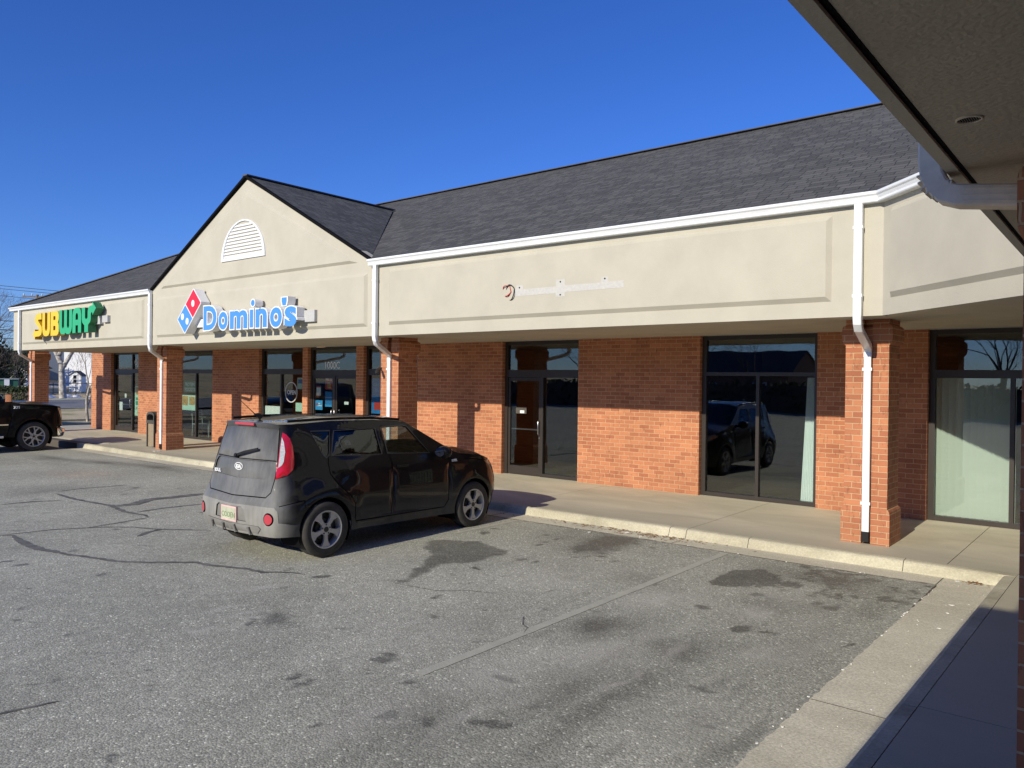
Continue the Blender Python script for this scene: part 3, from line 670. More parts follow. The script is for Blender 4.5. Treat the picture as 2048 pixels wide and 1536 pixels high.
def frame_bars(mb, bars): 
    for x0, x1, z0, z1 in bars: mb.box(x0, x1, YF, YF + .1, z0, z1)
YF = DW + .1
def storefront(o, tr_z, mull, doors=(), bar=.055, head=.07, glass='shop_glass', tr_mull=()):
    """frame + panes; returns the window part. doors: list of (x0,x1,hinge side)"""
    x0, x1 = o; fr = MB(); f = bar
    zt = H + .005
    frame_bars(fr, [(x0 + .004, x0 + f + .03, .0, zt), (x1 - f - .02, x1 - .004, .0, zt)])
    fr.box(x0 + f + .03, x1 - f - .02, YF, YF + .1, zt - head, zt); 
    fr.box(x0 + f + .03, x1 - f - .02, YF + .001, YF + .099, tr_z[0], tr_z[1])
    xs_ = [x0 + f + .03] + sorted(sum([[m - .03, m + .03] for m in mull], [])) + [x1 - f - .02]
    for m in mull: fr.box(m - .03, m + .03, YF + .002, YF + .098, 0, tr_z[0])
    for m in tr_mull: fr.box(m - .03, m + .03, YF + .002, YF + .098, tr_z[1], zt - head)
    cells = [(xs_[i], xs_[i + 1]) for i in range(0, len(xs_), 2)]
    for a, b in cells:
        if not any(abs((a + b) / 2 - (d[0] + d[1]) / 2) < .2 for d in doors): fr.box(a, b, YF + .003, YF + .097, .0, .075)
    w = mesh_obj('window', fr, 'bronze_frame', BL)
    tx = [x0 + f + .03] + sorted(sum([[m - .03, m + .03] for m in tr_mull], [])) + [x1 - f - .02]
    for i in range(0, len(tx), 2):
        mesh_obj('pane', MB().box(tx[i] - .005, tx[i + 1] + .005, YF + .045, YF + .051, tr_z[1] - .005, zt - head + .005), glass, w)
    for a, b in cells:
        dd = [d for d in doors if abs((a + b) / 2 - (d[0] + d[1]) / 2) < .2]
        if not dd: mesh_obj('pane', MB().box(a - .005, b + .005, YF + .045, YF + .051, .07, tr_z[0] + .005), glass, w); continue
        hs = dd[0][2]; a += .006; b -= .006; z1 = tr_z[0] - .006; s = .06
        D = MB(); y0, y1 = YF + .02, YF + .065
        D.box(a, a + s, y0, y1, .012, z1); D.box(b - s, b, y0, y1, .012, z1); D.box(a + s, b - s, y0 + .001, y1 - .001, z1 - .07, z1); D.box(a + s, b - s, y0 + .001, y1 - .001, .012, .2)
        d = mesh_obj('door', D, 'bronze_frame', BL)
        mesh_obj('pane', MB().box(a + s - .005, b - s + .005, YF + .04, YF + .046, .195, z1 - .065), glass, d)
        hx = b - .03 if hs == 'L' else a + .03
        hb = MB(); hb.tube([(hx, y0, 1.22), (hx, y0 - .05, 1.22), (hx, y0 - .065, 1.2), (hx, y0 - .065, .94), (hx, y0 - .05, .92), (hx, y0, .92)], .011, 8)
        hb.box(a + s, b - s, y1, y1 + .03, 1.0, 1.03)
        mesh_obj('handle', hb, 'steel', d)
        lk = MB(); lk.tube([(hx, y0 + .001, .84), (hx, y0 - .012, .84)], .017, 10); mesh_obj('lock', lk, 'steel', d)
    return w
W = {}
W['A'] = storefront(OPEN[0], (2.2, 2.34), [-28.3], [(-29.7, -28.3, 'L')], tr_mull=[-28.3])
W['B'] = storefront(OPEN[1], (2.2, 2.33), [-23.72])
W['C'] = storefront(OPEN[2], (2.19, 2.35), [-18.86])
W['D'] = storefront(OPEN[3], (2.16, 2.32), [-16.35], [(-17.35, -16.35, 'L'), (-16.35, -15.4, 'R')])
W['E'] = storefront(OPEN[4], (2.19, 2.35), [-14.0])
W['F'] = storefront(OPEN[5], (2.16, 2.33), [-9.17], [(-10.13, -9.17, 'L')])
W['G'] = storefront(OPEN[6], (2.225, 2.29), [-4.35])
W['H'] = storefront(OPEN[7], (2.21, 2.335), [-.49], [(-.4, .6, 'R')], bar=.06)
# rooms behind the glass
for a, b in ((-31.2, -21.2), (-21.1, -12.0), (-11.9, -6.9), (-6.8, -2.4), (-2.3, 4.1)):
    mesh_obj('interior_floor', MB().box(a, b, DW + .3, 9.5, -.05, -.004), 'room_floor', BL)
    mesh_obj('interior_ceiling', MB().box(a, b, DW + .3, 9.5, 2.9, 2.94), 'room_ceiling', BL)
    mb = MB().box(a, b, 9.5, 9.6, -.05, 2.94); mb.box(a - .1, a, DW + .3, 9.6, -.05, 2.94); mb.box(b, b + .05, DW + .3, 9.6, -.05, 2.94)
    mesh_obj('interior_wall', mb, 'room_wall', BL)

# soffit, fascia
G0, G1, GX = -20.13, -11.0, -15.54
CX, CY = -1.47, 0.; WX0 = .45; WY0 = -(WX0 - CX)          # chamfer ends at (WX0, WY0)
XE = -30.45
mesh_obj('soffit', plate(MB(), [[(XE + .22, .2), (CX, .2), (WX0 + .2, WY0 + .25), (4.2, WY0 + .25), (4.2, DW + .1), (XE + .22, DW + .1)]], lambda u, v, d: (u, v, d), H + .06, H + .012, ms=0), 'stucco_soffit', BL)
def fascia(name, p0, p1, z0, z1, parent, th=.22, m='stucco'):
    p0, p1 = Vector(p0), Vector(p1); t = (p1 - p0).normalized(); n = Vector((t.y, -t.x)); mb = MB()   # n = outward (right of travel)
    q = [p0, p1, p1 - n * th, p0 - n * th]
    A = [(v.x, v.y, z0) for v in q]; B = [(v.x, v.y, z1) for v in q]
    mb.face(A[::-1]); mb.face(B)
    for i in range(4): mb.face([A[i], A[(i + 1) % 4], B[(i + 1) % 4], B[i]])
    return mesh_obj(name, mb, m, parent)
FT = 4.36
fasc_l = fascia('fascia', (XE, 0), (G0 - .002, 0), H, FT, BL)
fasc_m = fascia('fascia', (G1 + .002, 0), (CX, 0), H, FT, BL)
fasc_c = fascia('fascia', (CX, 0), (WX0, WY0), H, FT, BL)
fascia('fascia', (XE, DW + .2), (XE, .001), H, FT, BL)
gb = MB(); plate(gb, [[(G0, H - .002), (G1, H - .002), (G1, 4.49), (GX, 6.76), (G0, 4.49)]], lambda u, v, d: (u, -d, v), -.22, .004)
gable = mesh_obj('gable', gb, 'stucco', BL)
def panel(loop, inset, parent, P0=(0, 0), T=(1, 0), base=.0, th=.05):
    """raised stucco panel with a bevelled edge"""
    n = len(loop); c = []
    for i in range(n):
        a, b, d = Vector(loop[i - 1]), Vector(loop[i]), Vector(loop[(i + 1) % n])
        e1 = (b - a).normalized(); e2 = (d - b).normalized(); n1 = Vector((-e1.y, e1.x)); n2 = Vector((-e2.y, e2.x)); m = (n1 + n2).normalized()
        c.append(tuple(b + m * inset / max(.3, m.dot(n1))))
    t = Vector(T); nn = Vector((t.y, -t.x))
    def W3(u, v, d): p = Vector(P0) + t * u + nn * d; return (p.x, p.y, v)
    mb = MB(); mb.face([W3(u, v, base + th) for u, v in c])
    for i in range(n):
        j = (i + 1) % n; mb.face([W3(*loop[i], base - .01), W3(*loop[j], base - .01), W3(*c[j], base + th), W3(*c[i], base + th)])
    return mesh_obj('raised_panel', mb, 'stucco', parent)
panel([(-10.52, 3.14), (-2.07, 3.14), (-2.07, 4.26), (-10.52, 4.26)], .075, fasc_m)
panel([(-29.55, 3.13), (-20.6, 3.13), (-20.6, 4.26), (-29.55, 4.26)], .075, fasc_l)
panel([(-19.86, 3.13), (-11.13, 3.13), (-11.13, 4.23), (-19.86, 4.23)], .075, gable, base=.004)
panel([(-19.72, 4.44), (-11.4, 4.44), (GX, 6.5)], .085, gable, base=.004)
tc_ = Vector((WX0 - CX, WY0)).normalized(); LC = hypot(WX0 - CX, WY0)
panel([(.16, 3.14), (LC - .1, 3.14), (LC - .1, 4.26), (.16, 4.26)], .075, fasc_c, (CX, CY), tc_)
# half round louvred vent
VX, VZ, VR = -15.6, 4.89, .93
v = MB(); plate(v, [[(VX - VR, VZ)] + [(VX - p, q) for p, q in [(-(VX - a), b) for a, b in arc(VX, VZ, VR, 180, 0, 28)][0:0]] + arc(VX, VZ, VR, 0, 180, 28), arc(VX, VZ + .07, VR - .1, 0, 180, 28)], lambda a, b, d: (a, -d, b), -.02, .085)
vent = mesh_obj('gable_vent', v, 'white_metal', BL)
lv = MB(); z = VZ + .08
while z < VZ + VR - .1:
    h = (z - VZ - .07 + .03); w = sqrt(max(0, (VR - .1) ** 2 - h * h))
    if w > .06: lv.face([(VX - w, -.08, z), (VX + w, -.08, z), (VX + w, -.05, z + .055), (VX - w, -.05, z + .055)]); lv.face([(VX - w, -.08, z), (VX - w, -.06, z - .004), (VX + w, -.06, z - .004), (VX + w, -.08, z)])
    z += .078
plate(lv, [arc(VX, VZ + .07, VR - .09, 0, 180, 24)], lambda a, b, d: (a, -d, b), .0, .042)
mesh_obj('louver', lv, 'white_metal', vent)

# roofs
ZR = 4.46; PT = .5; RY = 6.2; ZT = ZR + PT * (RY + .1)
def rz(y): return ZR + PT * (y + .1)
SL = sqrt(1 + PT * PT)
rf = MB()
def rface(pts, uvs, thick=0): rf.face(pts, 0, uv=uvs)
def mainp(x, y): return (x, y, rz(y)), (x, (y + .1) * SL)
# main front plane split at the gable
HIPX = XE - .1
yv = (6.80 - ZR) / PT - .1           # where the gable ridge meets the main plane
gz = 6.84
P = lambda L_: ([mainp(*q)[0] for q in L_], [mainp(*q)[1] for q in L_])
rface(*P([(HIPX, -.1), (G0 - .0, -.1), (GX, yv), (GX, RY), (HIPX + RY + .1, RY)]))
rface(*P([(G1 + .0, -.1), (CX - .04, -.1), (CX - .04 + .414 * (RY + .1), RY), (GX, RY), (GX, yv)]))
# gable planes (run in y); u=y, v=dist from eave
for sx, ge in ((-1, G0), (1, G1)):
    e0 = (ge, -.06, rz(-.06) + .02); ri0 = (GX, -.06, gz + .02); ri1 = (GX, yv, gz - .02)
    l = hypot(ge - GX, gz - ZR); pts = [(ge, -.07, ZR + .0), (ge + sx * .0, -.1, ZR), (GX, yv + .02, gz - .02), (GX, -.07, gz + .02)]
    uv = [(-.07, 0), (-.1 + 0, 0), (yv, l), (-.07, l)]
    pts = [(ge, -.07, ZR + .02), (GX, -.07, gz + .02), (GX, yv, gz + .0)]; uv = [(-.07, 0), (-.07, l), (yv, l)]
    rf.face(pts if sx < 0 else pts[::-1], 0, uv=uv if sx < 0 else uv[::-1])
# chamfer plane, wing plane, hip end, back
u1 = Vector((WX0 - CX, WY0)).normalized(); nn = Vector((-u1.y, u1.x))  # into the building
def champ(x, y):
    d = (Vector((x, y)) - Vector((CX, CY))); s = d.dot(u1); t = d.dot(nn) + .1; return (x, y, ZR + PT * t), (s, t * SL)
K = .41421
P = lambda L_, f: ([f(*q)[0] for q in L_], [f(*q)[1] for q in L_])
cA = (CX - .041, -.1); cB = (WX0 - .1, WY0 - .041)
tA = (cA[0] + K * (RY + .1), RY); tB = (WX0 - .1 + (RY + .1), cB[1] + K * (RY + .1))
rface(*P([cA, cB, tB, tA], champ))
def wingp(x, y): return (x, y, ZR + PT * (x - WX0 + .1)), (-y, (x - WX0 + .1) * SL)
rface(*P([cB, (WX0 - .1, -30), (WX0 + RY, -30), tB], wingp))
def hipp(x, y): return (x, y, ZR + PT * (x - HIPX)), (y, (x - HIPX) * SL)
rface(*P([(HIPX, 12.5), (HIPX, -.1), (HIPX + RY + .1, RY)], hipp))
rface([(HIPX, 12.5, ZR), (HIPX + RY + .1, RY, ZT), (8, RY, ZT), (8, 12.5, ZR)], [(0, 0), (6, 7), (38, 7), (38, 0)])
roof = mesh_obj('roof', rf, 'shingle', BL)
rk = MB()
for sx, ge in ((-1, G0), (1, G1)):
    a = Vector((ge - sx * -.02, 0, ZR)); b = Vector((GX, 0, gz + .0)); d = (b - a).normalized(); up = Vector((-d.z * (1 if sx > 0 else -1), 0, abs(d.x))) if False else Vector((0, 0, 1))
    for (y0, y1, z0, z1) in ((-.075, -.0, -.03, .03),):
        A = [(a.x, y0, a.z + z0), (a.x, y1, a.z + z0), (a.x, y1, a.z + z1), (a.x, y0, a.z + z1)]; B = [(b.x, y, z + b.z - a.z) for (_, y, z) in A]
        rk.grid([A, B], closed_v=True, smooth=False); rk.face(A); rk.face(B)
mesh_obj('rake_trim', rk, 'dark_void', BL)
rc = MB()
rc.rtube([(HIPX + RY, RY, ZT + .004), (8, RY, ZT + .004)], .02, .24, up=(0, 0, 1)); rc.rtube([(GX, -.08, gz + .02), (GX, yv, gz + .0)], .03, .2, up=(0, 0, 1)); rc.rtube([(HIPX, -.1, ZR + .02), (HIPX + RY + .1, RY, ZT + .02)], .03, .2, up=(0, 0, 1))
mesh_obj('ridge_cap', rc, 'far_roof', BL)

# gutters (K profile): (out, z)
GP = [(0, 0), (.095, 0), (.105, .012), (.102, .04), (.118, .075), (.135, .09), (.14, .1), (.14, .125), (.132, .13), (.126, .12), (.0, .12)]
def gutter(p0, p1, parent, miter=(0, 0)):
    p0, p1 = Vector(p0), Vector(p1); t = (p1 - p0).normalized(); n = Vector((t.y, -t.x)); mb = MB(); Z = 4.34
    A = [(p0.x + n.x * u - t.x * u * miter[0], p0.y + n.y * u - t.y * u * miter[0], Z + z) for u, z in GP]; B = [(p1.x + n.x * u + t.x * u * miter[1], p1.y + n.y * u + t.y * u * miter[1], Z + z) for u, z in GP]
    mb.grid([A, B], closed_v=True, smooth=False); mb.face(A[::-1]); mb.face(B)
    return mesh_obj('gutter', mb, 'white_metal', parent)
gutter((XE - .12, 0), (G0 - .01, 0), BL); gutter((G1 - .03, -.002), (CX, -.002), BL, (0, -K)); gutter((CX, -.002), (WX0, WY0), BL, (-K, -K)); gutter((XE, DW), (XE, 0), BL, (0, 1))
# fillet between soffit wall and gutter already shaded by the gutter itself

def downspout(xf, xs_, parent, z_top=4.36, yf=-.062, ys=.70, w=.1, boot=True):
    d = MB(); d.rtube([(xf, yf, z_top), (xf, yf, 2.93), (xf + .0, yf + .015, 2.86), (xf + (xs_ - xf) * .12, yf + .09, 2.79), (xs_ - (xs_ - xf) * .12, ys - .06, 2.60), (xs_, ys, 2.54), (xs_, ys, 2.46)], w, .075)
    p = mesh_obj('downspout', d, 'white_metal', parent)
    m = MB().rtube([(xs_, ys, 2.47), (xs_, ys, .13)], .092, .07); mesh_obj('lower_pipe', m, 'white_metal', p)
    for z in (2.3, .52): mesh_obj('strap', MB().box(xs_ - .062, xs_ + .062, ys - .041, ys - .036, z - .02, z + .02), 'white_metal', p)
    for z in (4.05, 3.2): mesh_obj('strap', MB().box(xf - .058, xf + .058, yf - .042, yf + .02, z - .02, z + .02), 'white_metal', p)
    if boot: mesh_obj('boot', MB().rtube([(xs_, ys, .145), (xs_, ys, .01)], .1, .085), 'black_rubber', p)
    return p
def column(cx, parent, y0=.71, w=.545, d=.54, slot=None, flip=None):
    """brick pillar with slot for the pipe, bullnosed base and corbelled head"""
    sx = cx if slot is None else slot
    fn = flip or (lambda x, y, z: (x, y, z))
    def prism(x0, x1, ya, yb, z0, z1, mb): 
        b = MB().box(x0, x1, ya, yb, z0, z1); b.v = [fn(*p) for p in b.v]; mb.merge(b)
    body = MB(); a, b = cx - w / 2, cx + w / 2
    prism(a, sx - .058, y0, y0 + .1, .42, 2.63, body); prism(sx + .058, b, y0, y0 + .1, .42, 2.63, body); prism(a, b, y0 + .1, y0 + d, .42, 2.63, body)
    prism(a, sx - .058, y0, y0 + .1, 2.87, H + .01, body); prism(sx + .058, b, y0, y0 + .1, 2.87, H + .01, body); prism(a, b, y0 + .1, y0 + d, 2.87, H + .01, body)
    c = mesh_obj('column', body, 'brick', parent)
    e = .035
    def ring(z, e_): return [(a - e_, y0 - e_ * .4), (sx - .058, y0 - e_ * .4), (sx - .058, y0 + .1), (sx + .058, y0 + .1), (sx + .058, y0 - e_ * .4), (b + e_, y0 - e_ * .4), (b + e_, y0 + d + e_), (a - e_, y0 + d + e_)]
    def ringstack(zs, nm):
        m = MB(); R = [[fn(x, y, z) for x, y in ring(z, e_)] for z, e_ in zs]
        m.grid(R, closed_v=True, smooth=False); m.face(R[-1]); m.face(R[0][::-1]); mesh_obj(nm, m, 'brick', c)
    ringstack([(-.03, e), (.38, e), (.42, e * .85), (.445, e * .45), (.455, 0)], 'column_base')
    ringstack([(2.62, 0), (2.635, .018), (2.66, .036), (2.7, .045), (2.84, .045), (2.865, .036), (2.885, .015), (2.89, 0)], 'column_head')
    return c
for cx, xf, sl in ((-1.835, -1.745, -1.82), (-11.27, -10.85, -11.26), (-21.02, -20.17, -21.0), (-30.78, -29.72, -30.8)):
    column(cx, BL, slot=sl, d=.48 if cx < -20 else .54); downspout(xf, sl, BL)
# chamfer downspout
mb = MB(); q = Vector((WX0, WY0)) - tc_ * .09 + Vector((tc_.y, -tc_.x)) * .062
mb.rtube([(q.x, q.y, 4.36), (q.x, q.y, 2.9)], .1, .075, up=(tc_.x, tc_.y, 0)); mesh_obj('downspout', mb, 'white_metal', BL)

# plaster patch and cut wires left by an old sign
pm = MB()
sh = [(-7.28, 3.52), (-6.42, 3.52), (-6.42, 3.46), (-6.24, 3.46), (-6.24, 3.53), (-5.14, 3.53), (-5.14, 3.64), (-5.42, 3.64), (-5.42, 3.72), (-5.55, 3.72), (-5.55, 3.635), (-6.24, 3.635), (-6.24, 3.74), (-6.42, 3.74), (-6.42, 3.63), (-7.1, 3.63), (-7.1, 3.7), (-7.24, 3.7), (-7.28, 3.62)]
plate(pm, [sh], lambda u, v, d: (u, -d, v), .04, .0525)
patch = tag(mesh_obj('plaster_patch', pm, 'stucco_patch'), 'long white plaster patch left where a sign was removed from the cream fascia', 'wall patch')
for x, z in ((-7.18, 3.66), (-6.33, 3.7), (-6.33, 3.49), (-5.48, 3.69)): mesh_obj('bolt_hole', MB().tube([(x, -.05, z), (x, -.056, z)], .014, 8), 'dark_void', patch)
wm = MB(); loop = lambda cx, cz, rx, rz_, a0, a1, n=22: [(cx + rx * cos(radians(a0 + (a1 - a0) * i / n)), -.05 - .03 * sin(i / n * 9), cz + rz_ * sin(radians(a0 + (a1 - a0) * i / n))) for i in range(n + 1)]
wm.tube(loop(-7.38, 3.59, .1, .13, 20, 380), .009, 6)
wr = mesh_obj('cut_wires', wm, 'wire_black'); tag(wr, 'loop of cut red and black sign wires hanging from the cream fascia', 'wires')
w2 = MB().tube(loop(-7.46, 3.62, .09, .09, 60, 330), .008, 6); w2.tube([(-7.4, -.05, 3.72), (-7.36, -.06, 3.6), (-7.42, -.06, 3.53)], .008, 6); mesh_obj('red_wire', w2, 'wire_red', wr)

# ------------------------------------------------------------------ the wing we stand under
ex_ = WY0
SKW = .0115
wxx = lambda y: WX0 - .005 + SKW * (WY0 - y)
fascia('fascia', (wxx(WY0), WY0 - .0), (wxx(-30), -30), H, FT, WG, th=.045)
wsf = plate(MB(), [[(wxx(-30) + .06, -30), (3.8, -30), (3.8, WY0 + .2), (wxx(WY0) + .06, WY0 + .2)]], lambda u, v, d: (u, v, d), H + .06, H + .014); mesh_obj('soffit', wsf, 'stucco_soffit', WG)
mesh_obj('drip_screed', plate(MB(), [[(wxx(-30) + .045, -30), (wxx(-30) + .062, -30), (wxx(WY0) + .062, WY0 - .05), (wxx(WY0) + .045, WY0 - .05)]], lambda u, v, d: (u, v, d), H + .03, H + .012), 'dark_void', WG)
mesh_obj('wall', MB().box(WX0 + DW, WX0 + DW + .3, -30, WY0 + 2, -.02, H), 'brick', WG)
gutter((wxx(WY0), WY0), (wxx(-30), -30), WG, (-K, 0))
# unseen wing block behind the viewer, shaped to throw the stepped kerb shadow
YJ = -11.6
shadow_bay = MB().box(.12, WX0 + .3, -30, YJ, H, 4.46); mesh_obj('fascia', shadow_bay, 'stucco', WG); gutter((.12, YJ), (.12, -30), WG)
vt = MB(); vx, vy = .684, -7.46
def ell(r, z, n=28): return [(vx + .034 * r * cos(2 * pi * i / n), vy + .034 * r * sin(2 * pi * i / n), z) for i in range(n)]
vm = MB(); vm.grid([ell(1.18, H + .014), ell(1.18, H + .010), ell(1.03, H + .008), ell(1.0, H + .013)], closed_v=True)
vent2 = mesh_obj('soffit_vent', vm, 'old_white_metal', WG)
vm = MB(); vm.face(ell(1.02, H + .0132)[::-1]); mesh_obj('vent_opening', vm, 'dark_void', vent2)
vm = MB()
for k in range(-4, 5): 
    h = .033 * sqrt(1 - (k / 5) ** 2); vm.box(vx + k * .0067 - .001, vx + k * .0067 + .001, vy - h, vy + h, H + .0105, H + .0128)
mesh_obj('vent_slat', vm, 'bin_metal', vent2)
CYW = -6.757
column(0, WG, slot=0., flip=lambda x, y, z: (y - .71 + .79, CYW - x, z), w=.545)
dm = MB(); YP = -6.80; XP = wxx(-6.8) - .058
dm.rtube([(XP, YP, 4.36), (XP, YP, 3.0), (XP + .006, YP, 2.95), (XP + .025, YP, 2.905), (XP + .055, YP, 2.872), (XP + .1, YP, 2.855), (XP + .5, YP, 2.80)], .105, .085, up=(0, 1, 0))
dw = mesh_obj('downspout', dm, 'old_white_metal', WG)
sm_ = MB()
for i in range(7):
    t = i / 6; a = t * pi / 2 * .92; x = XP + .085 - .09 * cos(a); z = 2.95 - .075 * sin(a)
    sm_.rtube([(x - .002 * sin(a), YP, z + .002 * cos(a)), (x + .004 * sin(a), YP, z - .004 * cos(a))], .106, .0865, up=(0, 1, 0))
for k in (-.03, 0, .03):
    sm_.rtube([(XP - .0435, YP + k, 4.3), (XP - .0435, YP + k, 3.02)], .006, .006, up=(0, 1, 0)); sm_.rtube([(XP + .12, YP - .0535, 2.853 + k * .8), (XP + .5, YP - .0535, 2.80 + k * .8)], .006, .006, up=(0, 1, 0))
mesh_obj('pipe_rib', sm_, 'old_white_metal', dw)
mesh_obj('lower_pipe', MB().rtube([(.83, CYW, 2.6), (.83, CYW, .02)], .09, .07), 'old_white_metal', dw)

# ------------------------------------------------------------------ signs
def cellmap(x0, x1, z0, z1): return lambda loop: [(x0 + u * (x1 - x0), z0 + v * (z1 - z0)) for u, v in loop]
sg = thing('letter_sign', 'yellow and green channel letter sign reading SUBWAY with an arrow at each end', 'sign', (-25.2, -.2, 3.3))
rw_ = MB().box(-27.2, -23.05, -.16, -.035, 3.62, 3.86); mesh_obj('raceway', rw_, 'sign_grey', sg)
ob = MB().box(-22.95, -22.6, -.14, -.03, 3.66, 3.86); mesh_obj('electrical_box', ob, 'sign_grey', sg)
def sletter(loops, name, face, side, d0=.13, d1=.36):
    m = MB(); plate(m, loops, lambda u, v, d: (u, -d, v), d0, d1, mi=0, ms=1); o = mesh_obj(name, m, [face, side], sg); return o
Sx = cellmap(-27.468, -26.891, 3.35, 4.10)
sletter([Sx([(.94, 1), (.6, 1.01), (.4, .99), (.15, .93), (.01, .8), (.03, .63), (.27, .5), (.58, .39), (.64, .3), (.52, .24), (.03, .23), (.03, .31), (-.3, .09), (.03, -.13), (.03, -.01), (.64, 0), (.94, .07), (1.03, .22), (1, .39), (.7, .55), (.45, .68), (.52, .73), (.97, .73)])], 'letter', 'yellow_paint', 'yellow_side')
Ux = cellmap(-26.84, -26.214, 3.34, 4.10)
sletter([Ux([(0, 1), (0, .3), (.06, .13), (.2, .03), (.38, 0), (.62, 0), (.8, .03), (.94, .13), (1, .3), (1, 1), (.66, 1), (.66, .32), (.6, .24), (.5, .22), (.4, .24), (.34, .32), (.34, 1)])], 'letter', 'yellow_paint', 'yellow_side')
Bx = cellmap(-26.164, -25.527, 3.34, 4.11)
sletter([Bx([(0, 0), (.75, 0), (.93, .06), (1, .18), (1, .4), (.94, .5), (.88, .53), (.94, .57), (1, .67), (1, .85), (.93, .95), (.75, 1), (0, 1)]), Bx([(.34, .64), (.56, .64), (.6, .67), (.6, .77), (.56, .8), (.34, .8)]), Bx([(.34, .22), (.56, .22), (.6, .26), (.6, .37), (.56, .4), (.34, .4)])], 'letter', 'yellow_paint', 'yellow_side')
Wx = cellmap(-25.495, -24.525, 3.36, 4.12)
sletter([Wx([(0, 1), (0, .3), (.05, .12), (.15, .02), (.25, 0), (.4, 0), (.5, .06), (.6, 0), (.75, 0), (.85, .02), (.95, .12), (1, .3), (1, 1), (.78, 1), (.78, .32), (.74, .25), (.68, .24), (.61, .32), (.61, 1), (.39, 1), (.39, .32), (.32, .24), (.26, .25), (.22, .32), (.22, 1)])], 'letter', 'green_paint', 'green_side')
Ax = cellmap(-24.494, -23.865, 3.38, 4.14)
sletter([Ax([(0, 0), (0, .72), (.06, .88), (.2, .97), (.38, 1), (.62, 1), (.8, .97), (.94, .88), (1, .72), (1, 0), (.64, 0), (.64, .3), (.36, .3), (.36, 0)]), Ax([(.36, .52), (.64, .52), (.64, .7), (.58, .77), (.5, .79), (.42, .77), (.36, .7)])], 'letter', 'green_paint', 'green_side')
Yx = cellmap(-23.821, -23.171, 3.38, 4.12)
sletter([Yx([(0, 1), (0, .52), (.05, .4), (.28, .27), (.28, 0), (.68, 0), (.68, .29), (.9, .4), (.96, .52), (.96, .72), (1.0, .77), (1.06, .78), (1.13, .74), (1.13, .66), (1.49, .93), (1.13, 1.19), (1.13, 1.05), (.95, 1.05), (.78, 1.02), (.67, .94), (.63, .83), (.62, .58), (.55, .53), (.42, .53), (.34, .58), (.34, 1)])], 'letter', 'green_paint', 'green_side')

dg = thing('letter_sign', "blue letter sign reading Domino's with red and blue tile under the gable", 'sign', (-15.5, -.2, 3.2))
mesh_obj('raceway', MB().box(-17.55, -13.12, -.14, -.035, 3.33, 3.53), 'sign_white', dg)
mesh_obj('electrical_box', MB().box(-13.1, -12.72, -.13, -.035, 3.3, 3.55), 'sign_grey', dg)
def bletter(ch, x0, x1, z0, z1, bold=.035, mg=.03):
    v, f = text_loops(ch, 1., bold); ax = min(p[0] for p in v); bx = max(p[0] for p in v); az = min(p[1] for p in v); bz = max(p[1] for p in v)
    x0 += mg; x1 -= mg; z0 += mg; z1 -= mg; sx = (x1 - x0) / (bx - ax); sz = (z1 - z0) / (bz - az)
    m = MB()
    fn = lambda o: (lambda u, v_, d: (x0 + (u - ax) * sx, -d, z0 + (v_ - az) * sz))
    def raw(mb, bld, d0, d1, mi, ms):
        vv, ff = text_loops(ch, 1., bld); from collections import Counter; c = Counter(); key = lambda p: (round(p[0], 5), round(p[1], 5)); F_ = fn(0)
        for q in ff:
            for k in range(len(q)):
                a, b = key(vv[q[k]]), key(vv[q[(k + 1) % len(q)]]); c[(a, b) if a < b else (b, a)] += 1
        for q in ff:
            mb.face([F_(*vv[k], d1) for k in q], mi)
            for k in range(len(q)):
                A, B = vv[q[k]], vv[q[(k + 1) % len(q)]]; a, b = key(A), key(B)
                if a != b and c[(a, b) if a < b else (b, a)] == 1: mb.face([F_(*A, d1), F_(*A, d0), F_(*B, d0), F_(*B, d1)], ms)
    raw(m, bold + mg / ((sx + sz) / 2), .12, .32, 0, 0); o = mesh_obj('letter', m, ['sign_white'], dg)
    m = MB(); raw(m, bold, .318, .3245, 0, 0); mesh_obj('letter_face', m, ['blue_paint'], o)
for ch, a in zip("Domino's", ((-16.92, -16.27, 3.2, 3.84), (-16.235, -15.78, 3.19, 3.67), (-15.73, -14.94, 3.19, 3.67), None, (-14.665, -14.164, 3.19, 3.67), (-14.095, -13.594, 3.175, 3.67), (-13.66, -13.42, 3.64, 3.87), (-13.55, -13.06, 3.17, 3.665))):
    if a: bletter(ch, *a)
XZ0 = lambda u, v, d: (u, -d, v)
rnd_ = lambda r, cx, cz: [(cx + r * cos(k * pi / 12), cz + r * sin(k * pi / 12)) for k in range(24)]
rect_ = lambda a, b, c, d: [(a, c), (b, c), (b, d), (a, d)]
im_ = MB(); plate(im_, [rect_(-14.895, -14.705, 3.20, 3.665)], XZ0, .12, .32); plate(im_, [rnd_(.098, -14.755, 3.785)], XZ0, .12, .32); io_ = mesh_obj('letter', im_, 'sign_white', dg)
im_ = MB(); plate(im_, [rect_(-14.865, -14.735, 3.23, 3.635)], XZ0, .318, .3245); plate(im_, [rnd_(.07, -14.755, 3.785)], XZ0, .318, .3245); mesh_obj('letter_face', im_, 'blue_paint', io_)
T_, R_, B_, L_ = Vector((-17.385, 4.30)), Vector((-16.99, 3.905)), Vector((-17.8, 3.2)), Vector((-18.18, 3.54))
R_ = Vector((-17.0, 3.915)); e1 = (R_ - T_); 
def tile(u, v): return tuple(T_ + (R_ - T_) * u + (L_ - T_) * v)      # u across, v along
def rr(u0, u1, v0, v1, r=.04, ry=.02): return [tile(u, v) for u, v in [(u0 + r, v0), (u1 - r, v0), (u1, v0 + ry), (u1, v1 - ry), (u1 - r, v1), (u0 + r, v1), (u0, v1 - ry), (u0, v0 + ry)]]
XZ = lambda u, v, d: (u, -d, v)
